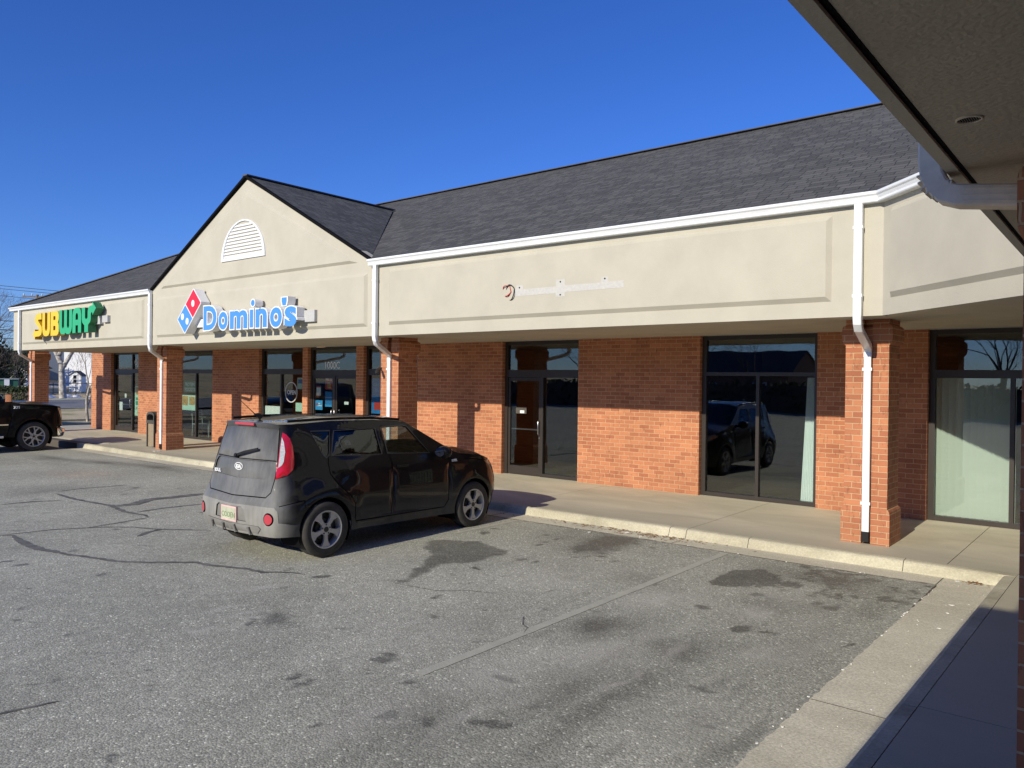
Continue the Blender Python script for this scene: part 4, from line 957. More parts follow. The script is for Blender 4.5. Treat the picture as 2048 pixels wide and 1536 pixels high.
tl = mesh_obj('tile', plate(MB(), [rr(0, 1, 0, 1, .06, .03)], XZ, .08, .32), 'sign_white', dg)
mesh_obj('red_square', plate(MB(), [rr(.05, .95, .025, .485, .02, .01)], XZ, .319, .3245), 'red_paint', tl)
mesh_obj('blue_square', plate(MB(), [rr(.05, .95, .515, .975, .02, .01)], XZ, .319, .3245), 'blue_paint', tl)
dm = MB()
for u, v in ((.5, .255), (.27, .78), (.73, .71)): 
    c = tile(u, v); plate(dm, [[(c[0] + .075 * cos(k * pi / 10), c[1] + .085 * sin(k * pi / 10)) for k in range(20)]], XZ, .3, .329)
mesh_obj('white_dot', dm, 'sign_white', tl)

# ------------------------------------------------------------------ things in / behind the shop windows
YI = YF + .06
def fnI(x0, z0, y=YI): return lambda u, v, d: (x0 + u, y - d, z0 + v)
def poster(x0, x1, z0, z1, m, label, texts=(), blocks=(), name='poster', y=YI):
    o = mesh_obj(name, MB().box(x0, x1, y, y + .003, z0, z1), m); tag(o, label, 'poster' if name != 'notice' else 'notice')
    for i, (nm, mt, a, b, c, d) in enumerate(blocks): mesh_obj(nm, MB().box(x0 + a, x0 + b, y - .002 - .0004 * i, y - .0008, z0 + c, z0 + d), mt, o)
    for t, mt, u, v, s, bold in texts: mesh_obj('lettering', text_mb(t, fnI(x0 + u, z0 + v, y - .004), s, bold, d0=-.001, d1=0.), mt, o)
    return o
num = mesh_obj('street_number', text_mb('1000C', fnI(-16.8, 2.36, YF + .042), .275, .0, sx=.94, d0=-.001, d1=.0), 'vinyl_letters'); tag(num, 'white number 1000C on the glass over the double doors', 'number')
opn = mesh_obj('vinyl_lettering', text_mb('Open', fnI(-28.2, 2.5, YF + .042), .3, .0, d0=-.001, d1=0.), 'vinyl_letters'); tag(opn, 'white word Open on the glass above the poster at the far shop', 'lettering')
poster(-28.2, -27.45, .62, 1.72, 'poster_mint', 'tall pale green menu poster beside the far shop door', blocks=(('food_picture', 'poster_food', .36, .75, .62, 1.0), ('food_picture', 'poster_food', .06, .26, .78, 1.05), ('green_block', 'poster_green', .08, .3, .58, .68), ('green_block', 'poster_green', .08, .3, .4, .54), ('food_picture', 'poster_food', .1, .2, .24, .32), ('food_picture', 'poster_food', .28, .38, .24, .32), ('food_picture', 'poster_food', .46, .56, .24, .32), ('food_picture', 'poster_food', .2, .3, .08, .16), ('food_picture', 'poster_food', .4, .5, .08, .16)))
poster(-29.45, -29.2, .78, 1.1, 'paper_white', 'white sheet of paper on the glass of the far shop door', name='notice')
poster(-29.02, -28.88, 1.27, 1.42, 'paper_white', 'small white card at the edge of the far shop door', name='notice')
poster(-24.75, -23.82, .95, 1.46, 'poster_mint', 'mint poster with pictures of filled pockets in the shop window behind the white chairs', blocks=(('food_picture', 'poster_food', .05, .42, .16, .48), ('food_picture', 'poster_food', .5, .88, .18, .46)))
poster(-24.6, -23.85, 1.55, 1.95, 'poster_green', 'dark green poster above the mint one behind the brick column', texts=(('POCKETS', 'poster_mint', .06, .05, .16, .01), ('PROTEIN', 'poster_mint', .06, .22, .16, .01)))
sb_ = poster(-19.74, -18.98, .55, 1.24, 'paper_white', 'white and blue board standing inside the window left of the oval sign', blocks=(('blue_band', 'poster_blue', .0, .76, .0, .36),), texts=(('CARSIDE', 'paper_white', .05, .12, .19, .015),), name='window_board')
sb_['category'] = 'board'
ov = MB(); plate(ov, [[(-18.4 + .3 * cos(k * pi / 18), 1.67 + .3 * sin(k * pi / 18)) for k in range(36)], [(-18.4 + .275 * cos(k * pi / 18), 1.67 + .275 * sin(k * pi / 18)) for k in range(36)]], lambda u, v, d: (u, YI - d, v), 0, .02)
ovo = mesh_obj('oval_sign', ov, 'sign_grey'); tag(ovo, 'unlit round OPEN sign hanging behind dark glass', 'sign')
mesh_obj('lettering', text_mb('OPEN', fnI(-18.59, 1.61, YI - .02), .17, .006, d0=-.001, d1=.001), 'sign_grey', ovo)
poster(-18.13, -17.8, 1.77, 2.1, 'poster_mint', 'pale sheet high in the window right of the round sign', name='notice', blocks=(('blue_band', 'poster_blue', .04, .29, .16, .28),))
poster(-18.2, -17.8, 1.12, 1.37, 'poster_mint', 'pale sheet low in the window right of the round sign', name='notice')
poster(-16.82, -16.5, 1.78, 2.12, 'poster_red', 'red food poster at the top of the left glass door', texts=(('MELTS', 'paper_white', .03, .25, .09, .003),), blocks=(('food_picture', 'poster_food', .1, .24, .03, .2),))
poster(-16.82, -16.52, 1.3, 1.72, 'poster_blue', 'dark blue poster under the red one on the left glass door', blocks=(('pale_band', 'poster_sky', .0, .3, .0, .06),))
poster(-17.22, -17.02, 1.6, 1.88, 'paper_white', 'small white hours card on the left glass door', name='notice', blocks=(('red_band', 'poster_red', .0, .2, .23, .28),))
poster(-17.26, -16.94, 1.2, 1.47, 'poster_sky', 'bright blue sticker low on the left glass door', blocks=(('red_spot', 'poster_red', .04, .1, .12, .18),), texts=(('WE', 'paper_white', .13, .16, .05, .003), ('SUPPORT', 'paper_white', .11, .1, .045, .003)))
poster(-15.98, -15.8, 1.38, 1.46, 'paper_white', 'tiny white strip sticker on the right glass door', name='notice')
poster(-14.85, -14.1, 1.18, 2.1, 'poster_blue', 'tall blue carside poster in the narrow window left of the brick column', texts=(('CARSIDE', 'poster_sky', .08, .72, .12, .0), ('DELIVERY', 'poster_sky', .08, .58, .12, .0)), blocks=(('red_pill', 'poster_red', .1, .66, .1, .3),))
# curtains and blinds
def curtain(x0, x1, z0, z1, y, label, amp=.02, flare=0.):
    n = 40; P = []
    for j, z in enumerate((z0, (z0 + z1) / 2, z1)):
        P.append([(x0 - flare * (1 - j / 2) * (1 - i / n) + (x1 - x0) * i / n, y + amp * sin(i * 1.3 + j * .4), z) for i in range(n + 1)])
    o = mesh_obj('curtain', MB().grid(P), 'curtain_white'); tag(o, label, 'curtain')
curtain(-3.52, -3.36, .06, 2.2, YF + .13, 'narrow white curtain at the right side of the wide two pane window', flare=.09)
curtain(-8.24, -8.2, .06, .9, YF + .13, 'thin sliver of white curtain beside the dark glass door', amp=.01, flare=.08)
bl = thing('vertical_blinds', 'pale vertical slat blinds filling the window right of the nearest brick column', 'blinds', (-1., YF + .15, 0))
for i in range(11):
    x = -1.49 + i * .098; m = MB(); m.grid([[(x + .0 + .055 * cos(.35) * s - .0 * j, YF + .15 + .05 * sin(.35) * s + .002 * s * s, z) for s in (-1, -.5, 0, .5, 1)] for j, z in enumerate((.07, 2.2))]); mesh_obj('slat', m, 'blind_white', bl)
mesh_obj('slat_rail', MB().box(-1.53, -.5, YF + .12, YF + .19, 2.2, 2.24), 'blind_white', bl)
mail = mesh_obj('notice', MB().box(-9.92, -9.62, YF + .034, YF + .037, 1.36, 1.5), 'room_wall'); tag(mail, 'small dark card with a white label taped inside the empty shop door', 'notice')
mesh_obj('white_label', MB().box(-9.8, -9.68, YF + .031, YF + .033, 1.37, 1.43), 'paper_white', mail)
# chairs and table seen through the sandwich shop window
ch = thing('metal_chair', 'pale metal chair facing right at the left of the shop window', 'chair', (-24.35, 3.75, 0), 'chairs inside the shop window')
def leg(x, y, x2, y2, z0, z1): return MB().tube([(x, y, z0), (x2, y2, z1)], .014, 6)
bx_, by_ = -24.35, 3.75
for dx in (-.19, .19):
    for dy in (-.18, .18): mesh_obj('leg', leg(bx_ + dx * 1.15, by_ + dy, bx_ + dx, by_ + dy, 0, .45), 'chair_metal', ch)
mesh_obj('seat', MB().box(bx_ - .2, bx_ + .2, by_ - .2, by_ + .2, .45, .475), 'chair_metal', ch)
bk = MB()
for dy in (-.18, .18): bk.tube([(bx_ - .19, by_ + dy, .47), (bx_ - .25, by_ + dy, .95)], .014, 6)
for z in (.6, .72, .84, .94): bk.tube([(bx_ - .2 - (z - .47) * .1, by_ - .18, z), (bx_ - .2 - (z - .47) * .1, by_ + .18, z)], .012, 6)
mesh_obj('backrest', bk, 'chair_metal', ch)
c2 = copy_tree(ch); c2.location = (-23.25, 3.75, 0); c2.rotation_euler = (0, 0, pi); c2['label'] = 'pale metal chair facing left beside the window mullion'
tb = thing('cafe_table', 'dark square table between the two pale chairs behind glass', 'table', (-23.8, 3.78, 0)); mesh_obj('table_top', MB().box(-24.1, -23.5, 3.48, 4.08, .72, .75), 'table_top', tb); mesh_obj('leg', MB().tube([(-23.8, 3.78, 0), (-23.8, 3.78, .72)], .035, 8), 'bin_metal', tb)
# red counter seen through the double doors
cn = mesh_obj('shop_counter', MB().box(-16.6, -13.4, 6.2, 6.8, 0, 1.05), 'poster_red'); tag(cn, 'red shop counter behind the double doors', 'counter')

# litter bin
tx, ty = -21.84, 1.02
bn = thing('litter_bin', 'brown litter bin with pebble panels and arched hood beside the far brick column', 'litter bin', (tx, ty, 0))
mesh_obj('body', MB().box(tx - .2, tx + .2, ty - .2, ty + .2, .02, .70), 'bin_aggregate', bn)
bf = MB()
for sx in (-1, 1):
    for sy in (-1, 1): bf.box(tx + sx * .215 - .02, tx + sx * .215 + .02, ty + sy * .215 - .02, ty + sy * .215 + .02, 0, .74)
bf.box(tx - .24, tx + .24, ty - .24, ty + .24, .70, .79); mesh_obj('corner_frame', bf, 'bin_metal', bn)
hd = MB(); prof = [(-.24, .79), (-.24, .93)] + [(.24 * -cos(a) , .93 + .11 * sin(a)) for a in np.linspace(.15, pi - .15, 9)] + [(.24, .93), (.24, .79), (.19, .79), (.19, .9)] + [(.19 * cos(a), .9 + .07 * sin(a)) for a in np.linspace(.1, pi - .1, 9)] + [(-.19, .9), (-.19, .79)]
for y0_, y1_ in ((ty - .24, ty + .24),): hd.extrude_profile(prof, (tx, y0_, 0), (tx, y1_, 0), (1, 0, 0), (0, 0, 1), caps=False)
plate(hd, [prof], lambda u, v, d: (tx + u, ty - .24 - d, v), -.03, .0); plate(hd, [prof], lambda u, v, d: (tx + u, ty + .24 + d, v), -.03, .0)
mesh_obj('hood', hd, 'bin_metal', bn)
# security cameras on pillars
for x, z, lb in ((-11.5, 2.27, 'small dark security camera on the brick column behind the black car'), (-30.92, 2.32, 'small dark security camera on the farthest brick column')):
    cm = thing('security_camera', lb, 'camera', (x, .7, z)); mesh_obj('bracket', MB().tube([(x - .02, .72, z + .05), (x - .03, .62, z + .06), (x + .02, .58, z + .03)], .018, 7), 'bin_metal', cm)
    mesh_obj('lens_housing', MB().tube([(x + .0, .6, z + .03), (x + .05, .52, z - .02), (x + .08, .49, z - .07)], [.028, .035, .03], 10), 'wire_black', cm)
# litter and leaves in the gutter
def leaves(n, fx, m, size, name, label, kind='stuff'):
    mb = MB()
    for _ in range(n):
        x, y, z = fx(); a = random.uniform(0, 6.28); s = size * random.uniform(.5, 1.3); t = random.uniform(-.5, .5)
        p = [(x + s * cos(a + k) * r, y + s * sin(a + k) * r, z + .004 + abs(s * r * t * cos(k))) for k, r in ((0, 1), (1.3, .6), (2.6, .8), (3.6, 1), (5, .55))]; mb.face(p)
    o = mesh_obj(name, mb, m); tag(o, label, 'leaf litter', kind=kind)
leaves(230, lambda: (random.gauss(-4.75, .55), -.02 - abs(random.gauss(0, .13)), ZL), 'dry_leaf', .022, 'leaf_litter', 'dry brown leaves gathered in the gutter below the kerb')
leaves(60, lambda: (random.gauss(-5.9, .6), -.05 - abs(random.gauss(0, .12)), ZL), 'dry_leaf', .02, 'leaf_litter', 'scattered dry leaves in the gutter nearer the black car')
leaves(26, lambda: (random.gauss(-.42, .08), random.gauss(-.08, .05), ZL), 'dry_leaf', .03, 'leaf_litter', 'russet leaves trapped in the corner where the two kerbs meet')
def chips(L_, nm='paper_scrap'):
    mb = MB()
    for x, y, z, s in L_:
        a = random.uniform(0, 3); p = [(x + s * cos(a + k) * r, y + s * sin(a + k) * r) for k, r in ((0, 1), (1.2, .6), (2.8, .9), (4.2, .7), (5.4, .8))]
        mb.face([(u, v, z + .006) for u, v in p]); 
        for i in range(5): mb.face([(*p[i], z), (*p[(i + 1) % 5], z), (*p[(i + 1) % 5], z + .006), (*p[i], z + .006)])
    return mb
C_ = [(random.uniform(-5.8, -.9), -.455 + random.gauss(0, .03), ZL + .004, random.uniform(.006, .014)) for _ in range(16)] + [(-.735 + random.gauss(0, .015), random.uniform(-7.5, -.5), ZL + .004, random.uniform(.006, .016)) for _ in range(24)] + [(-4.95, -.18, ZL, .045), (-4.65, -.3, ZL, .035), (-5.35, -.6, ZL + .01, .04), (-.45, -1.25, ZL, .03), (-.42, -1.6, ZL, .02), (-.38, -2.2, ZL, .018), (-.6, -.1, ZL, .035)] + [(random.uniform(-.72, -.25), random.uniform(-7, -.3), ZL, random.uniform(.003, .006)) for _ in range(30)]
tag(mesh_obj('gravel_chips', chips(C_), 'litter_white'), 'pale stone chips and scraps strewn along the concrete gutter', 'litter', kind='stuff')
tag(mesh_obj('paper_scrap', chips([(-20.6, .35, -.02, .09), (-20.52, .4, -.015, .06)]), 'litter_white'), 'crumpled white paper on the pavement by the far kerb', 'paper')

# ------------------------------------------------------------------ vehicles (local: +x forward, +y left, +z up)
def interp(x, T): return float(np.interp(x, [t[0] for t in T], [t[1] for t in T]))
class Body:
    def __init__(s, **k): s.__dict__.update(k); s.XRC = s.XR + .06 + s.RR; s.XFC = s.XF - .10 - s.RF; s.QR = s.XRC - s.RR * pi / 2 - (s.W - s.RR); s.QF = s.XFC + s.RF * pi / 2 + (s.W - s.RF)
    def base(s, q):
        if q > s.XFC:
            a = q - s.XFC; l = s.RF * pi / 2
            if a <= l: t = a / s.RF; return s.XFC + s.RF * sin(t), s.W - s.RF + s.RF * cos(t)
            y = max(0, s.W - s.RF - (a - l)); return s.XF - .10 * (y / (s.W - s.RF)) ** 2, y
        if q < s.XRC:
            a = s.XRC - q; l = s.RR * pi / 2
            if a <= l: t = a / s.RR; return s.XRC - s.RR * sin(t), s.W - s.RR + s.RR * cos(t)
            y = max(0, s.W - s.RR - (a - l)); return s.XR + .06 * (y / (s.W - s.RR)) ** 2, y
        return q, s.W
    def P(s, q, z, off=0.):
        """right side point (y negative)"""
        x, y = s.base(q); xp = s.XR + 1.29
        wr = min(1, max(0, (xp - x) / (xp - s.XR))); wf = min(1, max(0, (x - s.XF + .9) / .9))
        xx = x + wr * interp(z, s.IR) - wf * interp(z, s.IF)
        k = min(1, max(0, (s.XR + 1.19 - x) / .9)); k = k * k * (3 - 2 * k)
        ins = interp(z, s.IS) * (1 - k) + interp(z, s.ISR) * k + s.nose * max(0, (x - s.XF + 1.2) / 1.2) ** 2
        for ax in s.axles: ins -= .022 * math.exp(-((hypot(x - ax, z - s.wz) - s.ar - .05) / .10) ** 2)
        p = Vector((xx, -y * (s.W - ins) / s.W, z))
        if off:
            e = .01; a = s.P(q + e, z) - s.P(q - e, z); b = s.P(q, z + e) - s.P(q, z - e); n = a.cross(b).normalized(); p = p + n * off
        return p
    def nrm(s, q, z): e = .01; return (s.P(q + e, z) - s.P(q - e, z)).cross(s.P(q, z + e) - s.P(q, z - e)).normalized()
    def build(s, root, regions, seams, paint, glass_top, qstep=.065, zstep=.065, topm=None):
        QL = s.QR - 0.0
        top = lambda q: interp(s.base(q)[0] if q > -9 else 0, s.TOP); bot = lambda q: interp(s.base(q)[0], s.BOT)
        qs = np.arange(QL, s.QF + .001, .04).tolist(); qs[-1] = s.QF
        loops = [('body', [(q, bot(q)) for q in qs] + [(q, top(q)) for q in qs[::-1]])]
        cuts = [[(ax + s.ar * cos(t), s.wz + s.ar * sin(t)) for t in np.linspace(0, 2 * pi, 40)[:-1]] for ax in s.axles]
        polys = [r[1] for r in regions] + [stroke_outline(p, w) for p, w in seams] + cuts
        vs = [Vector(p) for p in loops[0][1]]; n = len(vs); ed = [(i, (i + 1) % n) for i in range(n)]
        for pl in polys:
            i0 = len(vs); vs += [Vector(p) for p in pl]; m = len(pl); ed += [(i0 + k, i0 + (k + 1) % m) for k in range(m)]
        q = QL + .03
        while q < s.QF:
            z = bot(q) + .03
            while z < top(q) - .03: vs.append(Vector((q, z))); z += zstep
            q += qstep
        r = delaunay_2d_cdt(vs, ed, [], 0, 1e-5); V, F = r[0], r[2]
        sp = [stroke_outline(p, w) for p, w in seams]; groups = {}
        for f in F:
            cx = sum(V[k].x for k in f) / 3; cy = sum(V[k].y for k in f) / 3
            if not pip(cx, cy, loops[0][1]) or any(pip(cx, cy, c) for c in cuts): continue
            nm = 'body'
            for r_ in regions:
                if pip(cx, cy, r_[1]): nm = r_[0]
            if nm in ('body', 'bumper') and any(pip(cx, cy, c) for c in sp): nm = 'seam'
            groups.setdefault(nm, []).append(f)
        spec = {r_[0]: (r_[2], r_[3], r_[4] if len(r_) > 4 else None) for r_ in regions}; spec['body'] = (paint, 0, None); spec['seam'] = ('dark_void', -.006, None)
        out = {}
        mir = lambda p: Vector((p.x, -p.y, p.z))
        for nm, fs in groups.items():
            m, off, par = spec[nm]
            if nm == 'seam': continue
            for side in (1, -1):
                used = {}; b = MB(); 
                for f in fs:
                    t = []
                    for k in f:
                        if k not in used:
                            used[k] = len(b.v); p = s.P(V[k].x, V[k].y, off); b.v.append(tuple(p if side == 1 else mir(p)))
                        t.append(used[k])
                    b.f.append(tuple(t) if side == 1 else tuple(t[::-1])); b.m.append(0); b.sm.append(True)
                out.setdefault(nm, []).append((b, m))
        # top sheet
        qs2 = sorted(set([round(x, 4) for x in np.linspace(QL, s.XRC, 14)] + [round(x, 4) for x in np.arange(s.XRC, s.XFC, .08)] + [round(x, 4) for x in np.linspace(s.XFC, s.QF, 18)] + [a for g in glass_top for a in g[0:2]]))
        K = 20; tb = MB(); rows = []
        for q in qs2:
            a = s.P(q, top(q)); c = interp(a.x, s.CROWN); e = min(1, abs(a.y) / (s.W * .6))
            row = []
            for k in range(K + 1):
                t = -1 + 2 * k / K; t = t * (1.12 - .12 * t * t) / 1.0 if False else t
                fx = interp(a.x, s.BOW) * (1 - t * t)
                row.append((a.x + fx * e, a.y * -t, a.z + c * e * (1 - abs(t) ** 3.2)))
            rows.append(row)
        i0 = 0
        gl = {}
        for r_ in rows: tb.v += r_
        for i in range(len(qs2) - 1):
            for k in range(K):
                f = (i * (K + 1) + k, i * (K + 1) + k + 1, (i + 1) * (K + 1) + k + 1, (i + 1) * (K + 1) + k); qm = (qs2[i] + qs2[i + 1]) / 2; tm = abs(-1 + 2 * (k + .5) / K); hit = None
                for gi, g in enumerate(glass_top):
                    if g[0] < qm < g[1] and tm < g[2]: hit = gi
                if hit is None: tb.f.append(f); tb.m.append(0); tb.sm.append(True)
                else: gl.setdefault(hit, []).append(f)
        bd = MB()
        for b, m in out.pop('body'): bd.merge(b)
        o = mesh_obj('body', bd, paint, root)
        t = mesh_obj('roof_panel', tb, topm or paint, root); made = {'body': o, 'roof': t}
        for gi, fs in gl.items():
            b = MB(); b.v = list(tb.v); b.f = fs; b.m = [0] * len(fs); b.sm = [True] * len(fs); w = mesh_obj(glass_top[gi][3], b, glass_top[gi][4], root)
            bm = bmesh.new(); bm.from_mesh(w.data); bmesh.ops.delete(bm, geom=[v for v in bm.verts if not v.link_faces], context='VERTS'); bm.to_mesh(w.data); bm.free()
        for nm, L_ in out.items():
            par = spec[nm][2]; base_nm = nm.rstrip('0123456789').rstrip('_')
            join = base_nm in ('bumper', 'rear_window', 'tailgate_panel', 'plate_recess', 'skid_plate', 'grille', 'front_bumper', 'bumper_step')
            if join:
                b = MB(); [b.merge(x[0]) for x in L_]; made[nm] = mesh_obj(base_nm, b, L_[0][1], made.get(par, root))
            else:
                for i, (b, m) in enumerate(L_): made[nm + ('R' if i == 0 else 'L')] = mesh_obj(base_nm, b, m, made.get((par or '') + ('R' if i == 0 else 'L'), root))
        # dark inner shell so the panel gaps read dark, plus wheel wells and floor
        ish = MB(); used = {}; zl = s.shell_z
        for nm, fs in groups.items():
            if nm.startswith(('side_window', 'quarter')): continue
            for f in fs:
                for side in (1, -1):
                    pts = [s.P(V[k].x, V[k].y, -.02) for k in f]; ish.face(pts if side == 1 else [mir(p) for p in pts][::-1], 0, True)
        x0, x1 = s.XR + .15, s.XF - .2; yb = s.W - .29
        ish.box(x0, x1, -yb, yb, s.floor_z + .02, s.floor_z + .3)
        for ax in s.axles:
            for sd in (1, -1):
                R = [[(ax + s.ar * cos(t), sd * y, s.wz + s.ar * sin(t)) for t in np.linspace(-.5, pi + .5, 24)] for y in (yb - .1, s.W - .03)]; ish.grid(R)
                ish.face([(ax + s.ar * cos(t), sd * (yb - .09), s.wz + s.ar * sin(t)) for t in np.linspace(-.5, pi + .5, 24)])
        mesh_obj('underbody', ish, 'dark_void', root)
        return made
def wheel(root, x, y, z, R, rr_, w, spokes='soul', side=-1):
    """side -1: outer face towards -y"""
    t = MB(); c = .6
    prof = [(rr_ - .01, -.5), (rr_ + .01, -.5), (rr_ + (R - rr_) * .5, -.53), (R - .03, -.5), (R - .008, -.44), (R, -.36), (R, -.22), (R - .007, -.21), (R - .007, -.18), (R, -.17), (R, -.02), (R - .007, -.01), (R - .007, .02), (R, .03), (R, .17), (R - .007, .18), (R - .007, .21), (R, .22), (R, .36), (R - .008, .44), (R - .03, .5), (rr_ + (R - rr_) * .5, .53), (rr_ + .01, .5), (rr_ - .01, .5)]
    n = 48
    yy = lambda v: y + side * (-w / 2) + side * w * v * 1.0 if False else y + side * w * v
    t.grid([[(x + r * cos(2 * pi * i / n), yy(v), z + r * sin(2 * pi * i / n)) for r, v in prof] for i in range(n)], closed_u=True)
    wh = mesh_obj('wheel', t, 'tyre', root)
    m = MB(); rp = [(rr_ + .006, .47), (rr_ - .002, .505), (rr_ - .014, .5), (rr_ - .02, .46), (rr_ - .03, .2), (rr_ - .04, -.45)]
    m.grid([[(x + r * cos(2 * pi * i / n), yy(v), z + r * sin(2 * pi * i / n)) for r, v in rp] for i in range(n)], closed_u=True)
    mesh_obj('rim', m, 'alloy', wh)
    d = MB(); d.face([(x + (rr_ - .03) * cos(2 * pi * i / 32), yy(.08), z + (rr_ - .03) * sin(2 * pi * i / 32)) for i in range(32)]); d.tube([(x, yy(.1), z), (x, yy(.22), z)], rr_ * .55, 24)
    mesh_obj('brake_disc', d, 'alloy_dark', wh)
    s_ = MB(); F3 = lambda u, v, dd: (x + u, yy(dd), z + v)
    if spokes == 'soul':
        for k in range(5):
            a = 2 * pi * k / 5 - pi / 2 + .0; ro = rr_ - .016
            def pt(r, da): return (r * cos(a + da), r * sin(a + da))
            lp = [pt(.05, -.45), pt(.085, -.27), pt(ro * .7, -.2), pt(ro, -.32), pt(ro, -.1), pt(ro, .1), pt(ro, .32), pt(ro * .7, .2), pt(.085, .27), pt(.05, .45)]
            plate(s_, [lp], F3, .3, .44)
        plate(s_, [[(.072 * cos(t), .072 * sin(t)) for t in np.linspace(0, 2 * pi, 25)[:-1]]], F3, .3, .445)
    else:
        for k in range(6):
            a = 2 * pi * k / 6 + .26
            for sg_ in (-1, 1):
                def pt(r, da, ww): c_ = r * cos(a + da); d_ = r * sin(a + da); return Vector((c_, d_))
                p0 = Vector((.06 * cos(a), .06 * sin(a))); p1 = Vector((rr_ * .5 * cos(a + .0), rr_ * .5 * sin(a))); p2 = Vector(((rr_ - .015) * cos(a + sg_ * .24), (rr_ - .015) * sin(a + sg_ * .24)))
                plate(s_, [stroke_outline([tuple(p0.lerp(p1, .9)), tuple(p2)], .028)], F3, .3, .42 + .003 * sg_)
            plate(s_, [stroke_outline([tuple(p0), tuple(p1)], .05)], F3, .3, .43)
        plate(s_, [[(.085 * cos(t), .085 * sin(t)) for t in np.linspace(0, 2 * pi, 25)[:-1]]], F3, .3, .435)
    mesh_obj('spokes', s_, 'alloy', wh)
    h = MB(); h.tube([(x, yy(.43), z), (x, yy(.465), z)], .032, 20)
    for k in range(5): a = 2 * pi * k / 5 + pi / 2 + (0 if spokes == 'soul' else .1); h.tube([(x + .056 * cos(a), yy(.42), z + .056 * sin(a)), (x + .056 * cos(a), yy(.456), z + .056 * sin(a))], .011, 8)
    mesh_obj('hub_cap', h, 'alloy_dark', wh)
    return wh

S = 1.084
car = thing('parked_car', 'black boxy hatchback with dusty tailgate parked nose in at the kerb, KIA badge', 'car'); LOCAL.add(car.name)
car.location = (-7.02 - .87 * S, -4.11, -.19); car.rotation_euler = (0, 0, pi / 2); car.scale = (S, S, S)
B = Body(W=.87, XR=-.74, XF=3.42, RR=.20, RF=.42, nose=.05, axles=(0., 2.57), wz=.33, ar=.375, shell_z=1.1, floor_z=.3,
    IR=[(.15, .14), (.28, .05), (.36, .01), (.5, 0), (.62, .0), (.66, .012), (.70, .035), (.78, .06), (.86, .085), (1.0, .10), (1.1, .12), (1.3, .17), (1.5, .22), (1.58, .20)],
    IS=[(.15, .06), (.3, .03), (.5, .0), (.7, 0), (.86, .01), (.97, .022), (1.04, .045), (1.12, .07), (1.42, .17), (1.55, .225), (1.6, .24)],
    ISR=[(.15, .10), (.3, .05), (.45, .03), (.6, .02), (.75, .04), (.86, .08), (.97, .12), (1.04, .14), (1.3, .19), (1.45, .225), (1.55, .255), (1.6, .27)],
    IF=[(.15, .16), (.3, .05), (.5, 0), (.65, .0), (.8, .06), (.95, .2), (1.1, .35)],
    TOP=[(-9, 1.565), (-.5, 1.565), (.2, 1.585), (.9, 1.575), (1.42, 1.54), (2.15, 1.14), (2.28, 1.08), (2.9, 1.01), (3.22, .94), (3.42, .82), (9, .80)],
    BOT=[(-9, .325), (-.5, .30), (-.2, .27), (.4, .27), (2.1, .25), (2.9, .22), (9, .22)],
    CROWN=[(-.6, .0), (-.35, .035), (.2, .055), (1.0, .06), (1.5, .06), (1.9, .05), (2.35, .075), (2.8, .085), (3.2, .07), (3.4, .02)],
    BOW=[(-.6, -.03), (-.3, 0), (1.2, 0), (1.5, .1), (2.3, .22), (2.45, .16), (2.9, .04), (3.4, .0)])
Q0 = B.QR
def U(L_): return [(Q0 + a - (.0004 if a == 0 else 0), b) for a, b in L_]
circ = lambda u, z, r, n=24: [(u + r * cos(2 * pi * i / n), z + r * sin(2 * pi * i / n)) for i in range(n)]
def trim(L_, e=.02):
    c = Vector((sum(p[0] for p in L_) / len(L_), sum(p[1] for p in L_) / len(L_))); return [tuple(Vector(p) + (Vector(p) - c).normalized() * e) for p in L_]
QW = [(-.197, 1.469), (.107, 1.465), (.060, 1.20), (.022, 1.169), (-.02, 1.20)]; SW1 = [(.187, 1.467), (.877, 1.472), (.905, 1.157), (.105, 1.179)]; SW2 = [(.999, 1.483), (1.36, 1.49), (1.43, 1.475), (1.74, 1.121), (1.02, 1.159)]
